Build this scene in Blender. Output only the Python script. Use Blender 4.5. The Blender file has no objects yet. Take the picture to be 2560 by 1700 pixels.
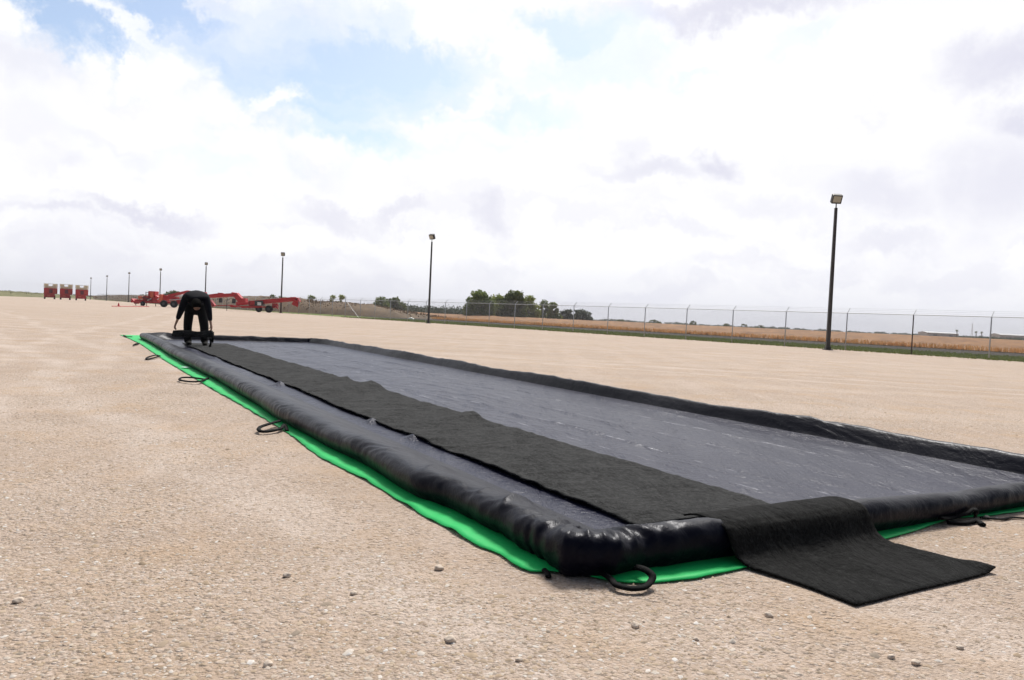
import bpy, bmesh, math, random
import numpy as np
from mathutils import Vector, Matrix, noise
random.seed(7); rng=np.random.default_rng(7)
sc=bpy.context.scene; col=sc.collection
PI=math.pi; R=math.radians
# ------------------------------------------------------------ camera
H=1.1; F=1910.; CX,CY=1280.,850.
ROLL=math.atan(.0465); PITCH=math.atan(59*math.cos(ROLL)/F)
f_=Vector((0,math.cos(PITCH),-math.sin(PITCH))); r0=Vector((1,0,0)); u0=Vector((0,math.sin(PITCH),math.cos(PITCH)))
r_=math.cos(ROLL)*r0+math.sin(ROLL)*u0; u_=-math.sin(ROLL)*r0+math.cos(ROLL)*u0
cd=bpy.data.cameras.new('camera'); cam=bpy.data.objects.new('camera',cd); col.objects.link(cam)
cd.sensor_width=36; cd.lens=F/2560*36; cd.clip_start=.05; cd.clip_end=6000
M=Matrix((r_,u_,-f_)).transposed().to_4x4(); M.translation=(0,0,H); cam.matrix_world=M
sc.camera=cam
# ------------------------------------------------------------ view and light
sc.view_settings.view_transform='Standard'; sc.view_settings.look='None'
sc.view_settings.gamma=1; sc.view_settings.exposure=0.55
SUN_EL=R(52); SUN_AZ=R(12)      # azimuth clockwise from +Y
sd=bpy.data.lights.new('sun','SUN'); sd.energy=2.75; sd.angle=R(13); sd.color=(1,.96,.9)
so=bpy.data.objects.new('sun',sd); col.objects.link(so)
sdir=Vector((math.sin(SUN_AZ)*math.cos(SUN_EL),math.cos(SUN_AZ)*math.cos(SUN_EL),math.sin(SUN_EL)))
so.rotation_euler=sdir.to_track_quat('Z','Y').to_euler(); so.location=(0,0,60)
def ray(px,py): return f_*F+r_*(px-CX)-u_*(py-CY)
def gp(px,py,z=0):
    d=ray(px,py); t=(z-H)/d.z; return Vector((0,0,H))+d*t
def PP(px,py,Y):
    d=ray(px,py); return Vector((0,0,H))+d*(Y/d.y)
def hor(px): return 791+.0465*(px-1280)
def gx(px,Y):
    y=hor(px)+H*F/Y
    for _ in range(4):
        q=gp(px,y); y=hor(px)+(y-hor(px))*q.y/Y
    return gp(px,y)
# ---- world
w=bpy.data.worlds.new('World'); sc.world=w; w.use_nodes=True
nt=w.node_tree; N=nt.nodes; L=nt.links; N.clear()
def nn(t,**k):
    n=N.new(t)
    for a,b in k.items(): setattr(n,a,b)
    return n
def mth(op,a,b=None,c=None,clamp=False):
    n=nn('ShaderNodeMath',operation=op,use_clamp=clamp)
    for i,v in enumerate((a,b,c)):
        if v is None: continue
        if isinstance(v,(int,float)): n.inputs[i].default_value=v
        else: L.new(v,n.inputs[i])
    return n.outputs[0]
tc=nn('ShaderNodeTexCoord'); sep=nn('ShaderNodeSeparateXYZ'); L.new(tc.outputs['Generated'],sep.inputs[0])
az=mth('ARCTAN2',sep.outputs[0],sep.outputs[1]); el=mth('ARCSINE',sep.outputs[2])
cmb=nn('ShaderNodeCombineXYZ'); L.new(az,cmb.inputs[0]); L.new(el,cmb.inputs[1])
def noise_n(vec,scale,detail=5,rough=.55,dist=0,sx=1,sy=1,rot=0,off=(0,0,0)):
    mp=nn('ShaderNodeMapping'); mp.inputs['Scale'].default_value=(sx,sy,1); mp.inputs['Rotation'].default_value=(0,0,rot); mp.inputs['Location'].default_value=off
    L.new(vec,mp.inputs[0]); n=nn('ShaderNodeTexNoise'); n.inputs['Scale'].default_value=scale; n.inputs['Detail'].default_value=detail
    n.inputs['Roughness'].default_value=rough; n.inputs['Distortion'].default_value=dist; L.new(mp.outputs[0],n.inputs['Vector']); return n
def vadd(a,b,s):
    m=nn('ShaderNodeVectorMath',operation='MULTIPLY_ADD'); L.new(b,m.inputs[0]); m.inputs[1].default_value=(s,s,0); L.new(a,m.inputs[2]); return m.outputs[0]
def vsub(a):
    m=nn('ShaderNodeVectorMath',operation='SUBTRACT'); L.new(a,m.inputs[0]); m.inputs[1].default_value=(.5,.5,.5); return m.outputs[0]
w1=noise_n(cmb.outputs[0],7,7,.68); warped=vadd(cmb.outputs[0],vsub(w1.outputs['Color']),.16)
w2=noise_n(cmb.outputs[0],30,6,.7,off=(3,1,0)); warped2=vadd(warped,vsub(w2.outputs['Color']),.05)
def azel(px,py):
    d=ray(px,py).normalized(); return math.atan2(d.x,d.y),math.asin(d.z)
def blob(cx,cy,rx,ry,rot=0,s=1,vec=None):
    soft=vec is not None and vec is not warped2
    a,e=azel(cx,cy); k=1/F
    sub=nn('ShaderNodeVectorMath',operation='SUBTRACT'); L.new(vec or warped2,sub.inputs[0]); sub.inputs[1].default_value=(a,e,0)
    mp=nn('ShaderNodeMapping'); mp.vector_type='TEXTURE'; mp.inputs['Rotation'].default_value=(0,0,R(-rot)); mp.inputs['Scale'].default_value=(rx*k,ry*k,1)
    L.new(sub.outputs[0],mp.inputs[0]); ln=nn('ShaderNodeVectorMath',operation='LENGTH'); L.new(mp.outputs[0],ln.inputs[0])
    mr=nn('ShaderNodeMapRange',interpolation_type='SMOOTHSTEP'); mr.inputs[1].default_value=1.85 if soft else 1.5; mr.inputs[2].default_value=.1 if soft else .35; mr.inputs[3].default_value=0; mr.inputs[4].default_value=s
    L.new(ln.outputs[1],mr.inputs[0]); return mr.outputs[0]
def many(lst,vec=None):
    o=None
    for b in lst:
        v=blob(*b,vec=vec); o=v if o is None else mth('MAXIMUM',o,v)
    return o
# clear-sky patches
blue=many([(220,85,230,60,20,1),(430,8,200,45,10,1),(60,60,90,40,0,.6),(920,185,300,135,-12,1),(600,140,230,75,8,.85),(860,320,150,80,20,.9),
  (700,40,300,45,4,.5),(1040,60,120,45,0,.55),(600,290,150,60,0,.55),(1390,85,230,52,-12,.9),(1640,105,90,26,-15,.5),(1310,285,130,45,0,.7),(1985,105,110,26,-12,.4),(1740,180,80,18,-10,.45),(540,400,120,60,10,.35),(760,200,460,190,-5,.75),(1150,300,240,70,-8,.5),(560,60,300,80,5,.5),(1480,150,240,70,-10,.55)])
streak=noise_n(warped,9,7,.62,.3,sx=.5,sy=2.2,rot=R(-8),off=(1.7,.3,0))
smr=nn('ShaderNodeMapRange'); L.new(streak.outputs[0],smr.inputs[0]); smr.inputs[1].default_value=.34; smr.inputs[2].default_value=.62; smr.inputs[3].default_value=1.25; smr.inputs[4].default_value=.82
bluem=mth('MULTIPLY',blue,smr.outputs[0],clamp=True)
# bright cumulus heads that stand in front of the clear patches
cum=many([(235,190,60,75,-20,1),(330,175,40,60,10,1),(430,190,110,70,5,1),(180,230,90,60,0,1),(640,330,45,22,-35,1),(710,275,62,32,-42,1),(790,390,80,45,10,1),
  (1130,90,75,55,35,1),(1260,110,130,40,10,.9),(1240,165,80,24,-5,.9),(1180,265,80,22,-18,.9),(20,50,50,50,0,1),(1120,330,180,28,-8,.9),(330,45,200,22,22,.45),(560,300,90,60,10,.9),(640,380,120,50,0,.9),(60,370,70,28,10,.9),(230,440,160,26,5,.8),(370,290,180,90,0,1),(900,450,140,40,5,.6),(30,450,70,22,10,.8)])
bluem=mth('MULTIPLY',bluem,mth('SUBTRACT',1,cum,clamp=True),clamp=True)
# grey undersides
grey=many([(1850,8,300,30,2,1),(2530,140,130,55,-15,1),(2570,300,90,45,0,1),(1790,405,62,30,5,1),(1620,432,150,26,2,.8),(1550,395,45,50,0,.5),(2210,500,150,55,10,.75),
  (2500,470,120,110,-30,.8),(2230,610,120,28,5,.7),(1700,570,120,20,5,.5),(1930,520,170,30,15,.5),(360,512,110,24,3,.95),(170,527,130,18,3,.8),(130,385,80,28,5,.6),(350,380,50,40,0,.5),
  (840,540,120,28,10,.75),(1010,540,80,26,-12,.75),(1215,545,60,40,20,.8),(790,430,90,35,20,.5),(2160,300,60,14,12,.4),(40,150,200,60,10,.6),(60,300,120,60,0,.4),(330,238,90,18,4,.6),(270,335,120,18,6,.6)],vec=warped)
gn=noise_n(warped,11,6,.6,.2,sx=.6,sy=1.6,off=(5,2,0)); gr=nn('ShaderNodeMapRange'); L.new(gn.outputs[0],gr.inputs[0]); gr.inputs[1].default_value=.46; gr.inputs[2].default_value=.62; gr.inputs[3].default_value=0; gr.inputs[4].default_value=.5
lowm=nn('ShaderNodeMapRange',interpolation_type='SMOOTHSTEP'); L.new(el,lowm.inputs[0]); lowm.inputs[1].default_value=.27; lowm.inputs[2].default_value=.03; lowm.inputs[3].default_value=.5; lowm.inputs[4].default_value=1
greym=mth('MULTIPLY',mth('MAXIMUM',grey,mth('MULTIPLY',gr.outputs[0],lowm.outputs[0])),mth('SUBTRACT',1,mth('MULTIPLY',cum,.45)),clamp=True)
hz=nn('ShaderNodeMapRange',interpolation_type='SMOOTHSTEP'); L.new(el,hz.inputs[0]); hz.inputs[1].default_value=.10; hz.inputs[2].default_value=-.01; hz.inputs[3].default_value=0; hz.inputs[4].default_value=1
def mixc(fac,a,b):
    m=nn('ShaderNodeMix',data_type='RGBA'); 
    if isinstance(fac,(int,float)): m.inputs[0].default_value=fac
    else: L.new(fac,m.inputs[0])
    for s,v in ((6,a),(7,b)):
        if isinstance(v,tuple): m.inputs[s].default_value=(*v,1)
        else: L.new(v,m.inputs[s])
    return m.outputs[2]
sky=nn('ShaderNodeTexSky'); sky.sky_type='NISHITA'; sky.sun_disc=False; sky.sun_elevation=SUN_EL; sky.sun_rotation=SUN_AZ; sky.dust_density=1.5
skm=nn('ShaderNodeVectorMath',operation='SCALE'); L.new(sky.outputs[0],skm.inputs[0]); skm.inputs['Scale'].default_value=.098
cl=mixc(greym,(.735,.735,.745),(.545,.545,.62))
cl=mixc(mth('MULTIPLY',hz.outputs[0],.8),cl,(.53,.535,.60))
thin=mixc(.03,skm.outputs[0],(.60,.68,.78))
cl=mixc(mth('MULTIPLY',bluem,1.0,clamp=True),cl,thin)
# behind the viewer the unseen sky is darkened to keep near faces dark
back=nn('ShaderNodeMapRange',interpolation_type='SMOOTHSTEP'); L.new(sep.outputs[1],back.inputs[0]); back.inputs[1].default_value=.45; back.inputs[2].default_value=-.1; back.inputs[3].default_value=0; back.inputs[4].default_value=.95
bk=nn('ShaderNodeVectorMath',operation='SCALE'); L.new(skm.outputs[0],bk.inputs[0]); bk.inputs['Scale'].default_value=.45
cl=mixc(back.outputs[0],cl,bk.outputs[0])
# unseen glow added around the hidden sun, above the view, for front light
dt=nn('ShaderNodeVectorMath',operation='DOT_PRODUCT'); L.new(tc.outputs['Generated'],dt.inputs[0]); dt.inputs[1].default_value=tuple(sdir)
gl=nn('ShaderNodeMapRange',interpolation_type='SMOOTHSTEP'); L.new(dt.outputs['Value'],gl.inputs[0]); gl.inputs[1].default_value=.86; gl.inputs[2].default_value=.99; gl.inputs[3].default_value=0; gl.inputs[4].default_value=1
cl=mixc(gl.outputs[0],cl,(1.3,1.28,1.22))
bg=nn('ShaderNodeBackground'); L.new(cl,bg.inputs[0]); bg.inputs[1].default_value=1.0
wo=nn('ShaderNodeOutputWorld'); L.new(bg.outputs[0],wo.inputs[0])
# ------------------------------------------------------------ helpers
def tag(o,label=None,cat=None,group=None,kind=None):
    if label: o['label']=label
    if cat: o['category']=cat
    if group: o['group']=group
    if kind: o['kind']=kind
    return o
def empty(name,loc=(0,0,0),rz=0):
    o=bpy.data.objects.new(name,None); o.location=loc; o.rotation_euler=(0,0,rz); o.empty_display_size=.2; col.objects.link(o); return o
def link_mesh(name,V,Fc,mat,parent=None,smooth=True,world=True):
    me=bpy.data.meshes.new(name); me.from_pydata([tuple(v) for v in V],[],[tuple(f) for f in Fc]); me.update()
    if smooth: me.polygons.foreach_set('use_smooth',[True]*len(me.polygons))
    o=bpy.data.objects.new(name,me); me.materials.append(mat); col.objects.link(o)
    if parent:
        o.parent=parent
        if world: o.matrix_parent_inverse=(Matrix.Translation(parent.location)@parent.rotation_euler.to_matrix().to_4x4()).inverted()
    return o
class MB:
    def __init__(s): s.v=[]; s.f=[]
    def add(s,V,Fc):
        n=len(s.v); s.v+=[Vector(v) for v in V]; s.f+=[tuple(i+n for i in f) for f in Fc]; return s
    def box(s,c,d,mat=None):
        hx,hy,hz=[q/2 for q in d]; V=[Vector((x,y,z)) for z in(-hz,hz) for y in(-hy,hy) for x in(-hx,hx)]
        if mat: V=[mat@v for v in V]
        return s.add([v+Vector(c) for v in V],[(0,2,3,1),(4,5,7,6),(0,1,5,4),(2,6,7,3),(0,4,6,2),(1,3,7,5)])
    def bar(s,p,q,wy,wz):   # box bar from p to q
        p,q=Vector(p),Vector(q); d=(q-p); l=d.length; d.normalize(); up=Vector((0,0,1)) if abs(d.z)<.9 else Vector((0,1,0))
        sy=d.cross(up).normalized(); sz=sy.cross(d).normalized(); m=Matrix((d,sy,sz)).transposed()
        return s.box((p+q)/2,(l,wy,wz),m)
    def tube(s,pts,rad,n=8,cap=True,flat=1):
        pts=[Vector(p) for p in pts]; k=len(pts); rr=rad if isinstance(rad,(list,tuple)) else [rad]*k; V=[];Fc=[]
        ref=None
        for i,p in enumerate(pts):
            d=(pts[min(i+1,k-1)]-pts[max(i-1,0)]).normalized()
            if ref is None: ref=Vector((0,0,1)) if abs(d.z)<.9 else Vector((1,0,0))
            a=d.cross(ref).normalized(); b=a.cross(d).normalized(); ref=b
            for j in range(n):
                t=2*PI*j/n; V.append(p+(a*math.cos(t)+b*math.sin(t)*flat)*rr[i])
        for i in range(k-1):
            for j in range(n): Fc.append((i*n+j,i*n+(j+1)%n,(i+1)*n+(j+1)%n,(i+1)*n+j))
        if cap: Fc+=[tuple(range(n))[::-1],tuple((k-1)*n+j for j in range(n))]
        return s.add(V,Fc)
    def build(s,name,mat,parent=None,smooth=False,bevel=0,local=False):
        o=link_mesh(name,s.v,s.f,mat,parent,smooth,not local)
        if bevel:
            m=o.modifiers.new('bevel','BEVEL'); m.width=bevel; m.segments=2; m.limit_method='ANGLE'
        return o
def fbm(x,y,z=0,o=4):
    return noise.fractal(Vector((x,y,z)),1.0,2.0,o)
# ------------------------------------------------------------ materials
def newmat(name):
    m=bpy.data.materials.new(name); m.use_nodes=True; m.node_tree.nodes.clear(); return m
class MT:
    def __init__(s,name):
        s.m=newmat(name); s.n=s.m.node_tree.nodes; s.l=s.m.node_tree.links
        s.out=s.n.new('ShaderNodeOutputMaterial'); s.b=s.n.new('ShaderNodeBsdfPrincipled'); s.l.new(s.b.outputs[0],s.out.inputs[0])
        t=s.n.new('ShaderNodeTexCoord'); s.co=t.outputs['Object']; g=s.n.new('ShaderNodeNewGeometry'); s.pos=g.outputs['Position']
    def set(s,k,v):
        i=s.b.inputs[k]
        if isinstance(v,bpy.types.NodeSocket): s.l.new(v,i)
        else: i.default_value=(*v,1) if isinstance(v,tuple) and len(v)==3 and i.type=='RGBA' else v
        return s
    def map(s,vec,scale=(1,1,1),rot=0):
        n=s.n.new('ShaderNodeMapping'); n.inputs['Scale'].default_value=scale; n.inputs['Rotation'].default_value=(0,0,rot); s.l.new(vec,n.inputs[0]); return n.outputs[0]
    def noise(s,scale,detail=4,rough=.55,vec=None,dist=0):
        n=s.n.new('ShaderNodeTexNoise'); n.inputs['Scale'].default_value=scale; n.inputs['Detail'].default_value=detail; n.inputs['Roughness'].default_value=rough; n.inputs['Distortion'].default_value=dist
        s.l.new(vec or s.pos,n.inputs['Vector']); return n.outputs[0]
    def vor(s,scale,vec=None,feature='F1',out=0):
        n=s.n.new('ShaderNodeTexVoronoi'); n.feature=feature; n.inputs['Scale'].default_value=scale; s.l.new(vec or s.pos,n.inputs['Vector']); return n.outputs[out]
    def ramp(s,fac,stops):
        n=s.n.new('ShaderNodeValToRGB'); e=n.color_ramp.elements
        while len(e)<len(stops): e.new(.5)
        for i,(p,c) in enumerate(stops): e[i].position=p; e[i].color=(*c,1) if isinstance(c,tuple) else (c,c,c,1)
        s.l.new(fac,n.inputs[0]); return n.outputs[0]
    def mix(s,fac,a,b,mode='MIX'):
        n=s.n.new('ShaderNodeMix'); n.data_type='RGBA'; n.blend_type=mode
        for i,v in ((0,fac),(6,a),(7,b)):
            if isinstance(v,bpy.types.NodeSocket): s.l.new(v,n.inputs[i])
            else: n.inputs[i].default_value=(*v,1) if isinstance(v,tuple) else v
        return n.outputs[2]
    def math(s,op,a,b=0):
        n=s.n.new('ShaderNodeMath'); n.operation=op
        for i,v in enumerate((a,b)):
            if isinstance(v,bpy.types.NodeSocket): s.l.new(v,n.inputs[i])
            else: n.inputs[i].default_value=v
        return n.outputs[0]
    def bump(s,h,dist=.01,strength=1,nrm=None):
        n=s.n.new('ShaderNodeBump'); n.inputs['Distance'].default_value=dist; n.inputs['Strength'].default_value=strength; s.l.new(h,n.inputs['Height'])
        if nrm: s.l.new(nrm,n.inputs['Normal'])
        return n.outputs[0]
def simple(name,c,rough=.6,metal=0,var=.25,scale=6,spec=.5,bump=0):
    t=MT(name); n=t.noise(scale,5,.6)
    t.set('Base Color',t.mix(n,tuple(q*(1-var) for q in c),tuple(min(1,q*(1+var)) for q in c))).set('Roughness',rough).set('Metallic',metal).set('Specular IOR Level',spec)
    if bump: t.set('Normal',t.bump(t.noise(scale*5),bump))
    return t.m
# gravel
def gravel_mat():
    t=MT('gravel'); 
    big=t.noise(.35,5,.6); mid=t.noise(2.2,6,.65); fine=t.noise(28,6,.75)
    tr=t.noise(.5,5,.6,vec=t.map(t.pos,(.12,1.3,1),R(6)))
    c=t.mix(t.ramp(mid,[(.3,0.),(.7,1.)]),(.45,.35,.262),(.56,.45,.355))
    c=t.mix(t.ramp(big,[(.35,0.),(.65,.6)]),c,(.52,.415,.33))
    c=t.mix(t.ramp(tr,[(.42,0.),(.60,.6)]),c,(.66,.55,.45))
    c=t.mix(t.ramp(t.noise(.022,4,.6,vec=t.map(t.pos,(.5,1.6,1),R(12))),[(.42,0.),(.6,.6)]),c,(.68,.575,.475))
    c=t.mix(t.ramp(t.noise(.9,5,.65,vec=t.map(t.pos,(1.6,.10,1),R(28))),[(.48,0.),(.6,.6)]),c,(.64,.53,.44))
    sp_=t.n.new('ShaderNodeSeparateXYZ'); t.l.new(t.pos,sp_.inputs[0]); wv=t.math('MULTIPLY',t.noise(.12,3,.5),3.0)
    trk=None
    for nx,ny,c0 in ((.93,.37,-1.9),(.93,.37,-3.5),(.80,.60,1.2),(.80,.60,2.9),(.30,.95,17.5),(.30,.95,19.2),(.12,.99,29),(.12,.99,31.3),(.25,.97,40),(.60,.80,-1.5)):
        q=t.math('ADD',t.math('ADD',t.math('MULTIPLY',sp_.outputs[0],nx),t.math('MULTIPLY',sp_.outputs[1],ny)),wv); q=t.math('ABSOLUTE',t.math('SUBTRACT',q,c0+1.5))
        q=t.ramp(q,[(.10,1.),(.30,0.)]); trk=q if trk is None else t.math('MAXIMUM',trk,q)
    trk=t.math('MULTIPLY',trk,t.ramp(t.noise(.9,5,.7),[(.36,.15),(.6,.75)])); c=t.mix(trk,c,(.74,.65,.565))
    # stones pressed into the surface
    vc=t.vor(34,out=1); vd=t.vor(34,out=0)
    sr=t.n.new('ShaderNodeSeparateColor'); t.l.new(vc,sr.inputs[0])
    stone=t.ramp(sr.outputs[0],[(0,(.24,.19,.145)),(.25,(.42,.32,.22)),(.5,(.46,.37,.29)),(.75,(.50,.42,.35)),(1,(.66,.61,.56))])
    mask=t.math('MULTIPLY',t.ramp(vd,[(.25,1.),(.55,0.)]),t.ramp(sr.outputs[1],[(.35,0.),(.5,1.)]))
    patch=t.math('MULTIPLY',t.ramp(t.noise(1.4,5,.65),[(.36,.12),(.6,1.)]),t.math('SUBTRACT',1.,t.math('MULTIPLY',trk,.8))); mask=t.math('MULTIPLY',mask,patch)
    c=t.mix(t.math('MULTIPLY',mask,.85),c,stone)
    vc2=t.vor(75,out=1); s2=t.n.new('ShaderNodeSeparateColor'); t.l.new(vc2,s2.inputs[0])
    st2=t.ramp(s2.outputs[0],[(0,(.2,.15,.11)),(.12,(.34,.26,.19)),(.3,(.46,.37,.28)),(.8,(.5,.41,.33)),(1,(.7,.64,.58))])
    c=t.mix(t.ramp(t.noise(.8,6,.7),[(.35,.22),(.62,.62)]),c,st2)
    c=t.mix(t.ramp(fine,[(.37,.75),(.46,0.)]),c,(.27,.20,.14))
    c=t.mix(t.ramp(t.noise(1.1,7,.7),[(.5,0.),(.66,.42)]),c,(.50,.345,.20))
    c=t.mix(1.0,c,(.895,.87,.885),'MULTIPLY')
    t.set('Base Color',c).set('Roughness',.95).set('Specular IOR Level',.2)
    h=t.math('ADD',t.math('MULTIPLY',mask,.7),t.math('ADD',t.math('MULTIPLY',fine,.9),t.math('MULTIPLY',t.ramp(t.vor(75),[(0,1.),(.6,0.)]),.35)))
    h=t.math('ADD',h,t.math('MULTIPLY',mid,2.5))
    t.set('Normal',t.bump(h,.0115,1.)); return t.m
mt_gravel=gravel_mat()
def pebble_mat():
    t=MT('pebble'); a=t.n.new('ShaderNodeAttribute'); a.attribute_name='tone'; n=t.noise(90,3)
    c=t.ramp(a.outputs['Fac'],[(0,(.20,.155,.115)),(.18,(.34,.23,.13)),(.42,(.47,.34,.22)),(.7,(.52,.43,.35)),(.88,(.62,.55,.48)),(1,(.74,.72,.70))])
    t.set('Base Color',t.mix(.35,c,t.mix(n,(.3,.25,.2),(.6,.53,.46)))).set('Roughness',.9).set('Specular IOR Level',.25); return t.m
mt_pebble=pebble_mat()
def vinyl(name,base,rough,spec=.5,wr=.004,wscale=6):
    t=MT(name)
    n1=t.noise(wscale,6,.6,vec=t.map(t.pos,(1,.22,1),R(-29)),dist=.5); n2=t.noise(wscale*5,4,.55,dist=.4)
    dust=t.noise(1.2,6,.65)
    bc=t.mix(t.ramp(dust,[(.4,0.),(.75,.3)]),base,tuple(b*1.5+.005 for b in base))
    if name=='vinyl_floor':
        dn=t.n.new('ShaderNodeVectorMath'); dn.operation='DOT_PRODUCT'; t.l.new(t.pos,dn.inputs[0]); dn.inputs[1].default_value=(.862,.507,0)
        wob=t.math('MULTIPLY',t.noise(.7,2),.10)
        for ca in (2.02,2.40,3.10,3.72):  # glints along the fold creases, painted in as broken pale lines
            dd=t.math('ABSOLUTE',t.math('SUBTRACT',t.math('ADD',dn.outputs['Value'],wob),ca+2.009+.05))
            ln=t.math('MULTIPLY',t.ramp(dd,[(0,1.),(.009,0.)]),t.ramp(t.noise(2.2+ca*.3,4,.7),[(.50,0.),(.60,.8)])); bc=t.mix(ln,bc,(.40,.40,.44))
    t.set('Base Color',bc).set('IOR',1.27)
    t.set('Specular Tint',(.80,.83,1.))
    rr=t.n.new('ShaderNodeMapRange'); t.l.new(t.noise(3,5),rr.inputs[0]); rr.inputs[3].default_value=rough-.06; rr.inputs[4].default_value=rough+.1
    t.set('Roughness',rr.outputs[0]).set('Specular IOR Level',spec)
    t.set('Normal',t.bump(t.math('ADD',n1,t.math('MULTIPLY',n2,.18)),wr*6,.8)); return t.m
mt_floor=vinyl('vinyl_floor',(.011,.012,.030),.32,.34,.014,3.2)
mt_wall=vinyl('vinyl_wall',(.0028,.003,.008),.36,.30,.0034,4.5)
mt_strap=simple('strap',(.003,.003,.0035),.8,spec=.12,bump=.001,scale=20)
def mat_mat(k=1):
    t=MT('felt_mat'); n=t.noise(160,4,.7); g=t.noise(5,5,.65,vec=t.map(t.pos,(1,.4,1),R(30)),dist=.5)
    c=t.mix(t.ramp(g,[(.38,0.),(.62,1.)]),tuple([.004*k]*3),tuple([.020*k]*3)); c=t.mix(t.ramp(n,[(.45,0.),(.75,.7)]),c,(.042*k,.042*k,.040*k))
    t.set('Base Color',c).set('Roughness',.95).set('Specular IOR Level',.15).set('Sheen Weight',.05*k*k).set('Sheen Roughness',.5)
    sp=t.noise(38,4,.8); t.set('Base Color',t.mix(t.ramp(sp,[(.48,0.),(.68,.75)]),c,tuple([.075*k]*3)))
    t.set('Normal',t.bump(t.math('ADD',t.math('MULTIPLY',g,16),n),.007,.9)); return t.m
mt_mat=mat_mat(); mt_mat2=mat_mat(.35)
def green_mat():
    t=MT('green_tarp'); n=t.noise(2.5,5,.6); s=t.noise(9,5,.7)
    c=t.mix(n,(.006,.42,.09),(.014,.54,.14)); c=t.mix(t.ramp(s,[(.62,0.),(.78,.45)]),c,(.36,.46,.33))
    t.set('Base Color',c).set('Roughness',.55).set('Specular IOR Level',.18).set('Normal',t.bump(t.noise(5,4),.02,.6)); return t.m
mt_green=green_mat()
mt_red=simple('red_paint',(.50,.010,.016),.45,var=.35,scale=1.5)
mt_maroon=simple('maroon_paint',(.12,.006,.02),.6)
mt_orange=simple('orange_paint',(.62,.13,.06),.5,var=.2)
mt_dark=simple('dark_rubber',(.012,.012,.012),.85)
mt_rim=simple('wheel_grey',(.07,.07,.075),.5,metal=.3)
mt_black=simple('black_metal',(.03,.03,.032),.5)
mt_pale=simple('pale_cream',(.72,.60,.40),.6,var=.2,scale=1.2)
mt_white=simple('white_paint',(.75,.75,.74),.5,var=.1)
mt_galv=simple('galvanised',(.42,.43,.45),.55,metal=.35,var=.2,scale=3)
mt_rust=simple('dark_post',(.07,.05,.05),.7)
mt_bronze=simple('bronze_pole',(.040,.034,.033),.5,metal=.1)
mt_lens=simple('lamp_lens',(.42,.40,.34),.25,var=.2)
mt_bark=simple('bark',(.12,.09,.07),.9,bump=.02,scale=3)
mt_shirt=simple('navy_cloth',(.004,.0045,.009),.85,var=.3,scale=12,spec=.15,bump=.004)
mt_trouser=simple('black_cloth',(.004,.004,.005),.9,var=.3,scale=12,spec=.2,bump=.004)
mt_skin=simple('skin',(.34,.18,.12),.6,var=.1,scale=20)
mt_boot=simple('boot',(.008,.007,.006),.85,spec=.15)
mt_hair=simple('hair',(.003,.0025,.002),.95,spec=.05)
mt_stone_d=simple('stone',(.60,.50,.41),.9,var=.25,scale=40,bump=.0006)
mt_ware=simple('warehouse_wall',(.36,.36,.36),.8,var=.1)
mt_white_tag=simple('label_white',(.7,.74,.78),.5,var=.1)
def foliage(name,dark,light,sc=.8):
    t=MT(name); n=t.noise(sc,5,.7); n2=t.noise(sc*9,3,.6); g=t.math('ADD',t.math('MULTIPLY',n,.6),t.math('MULTIPLY',n2,.4))
    t.set('Base Color',t.ramp(g,[(.38,dark),(.62,light)])).set('Roughness',.75).set('Specular IOR Level',.25)
    tr=t.n.new('ShaderNodeBsdfTranslucent'); t.l.new(t.ramp(g,[(.38,dark),(.62,light)]),tr.inputs[0]); mx=t.n.new('ShaderNodeMixShader'); mx.inputs[0].default_value=.25
    t.l.new(t.b.outputs[0],mx.inputs[1]); t.l.new(tr.outputs[0],mx.inputs[2]); t.l.new(mx.outputs[0],t.out.inputs[0]); return t.m
mt_leafA=foliage('leaf_mesquite',(.10,.15,.04),(.33,.39,.12)); mt_leafB=foliage('leaf_dark',(.055,.08,.018),(.20,.24,.06)); mt_leafC=foliage('leaf_pale',(.17,.22,.05),(.46,.50,.13))
mt_leafF=foliage('leaf_far',(.05,.075,.05),(.12,.15,.09))
mt_crop=foliage('dry_crop',(.20,.092,.036),(.46,.23,.09),.45)
mt_stalk=foliage('crop_stalk',(.50,.25,.085),(.74,.42,.16),.25)  # crop colour lightened to offset the shade on upright blades
mt_grass=foliage('grass',(.11,.13,.035),(.21,.24,.075),.7)
mt_brush=foliage('dry_brush',(.11,.068,.033),(.235,.15,.075),.5)
mt_olive=foliage('olive_brush',(.12,.12,.045),(.26,.24,.10),.3)
def soil():
    t=MT('soil'); n=t.noise(.8,6,.7); t.set('Base Color',t.mix(n,(.038,.034,.030),(.07,.062,.052))).set('Roughness',1.).set('Specular IOR Level',.1); return t.m
mt_soil=soil()
mt_field=simple('far_field',(.38,.21,.09),1.,var=.3,scale=.05,spec=.05)
mt_verge=simple('verge_turf',(.14,.18,.05),1.,var=.45,scale=.9,spec=.05)
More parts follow.
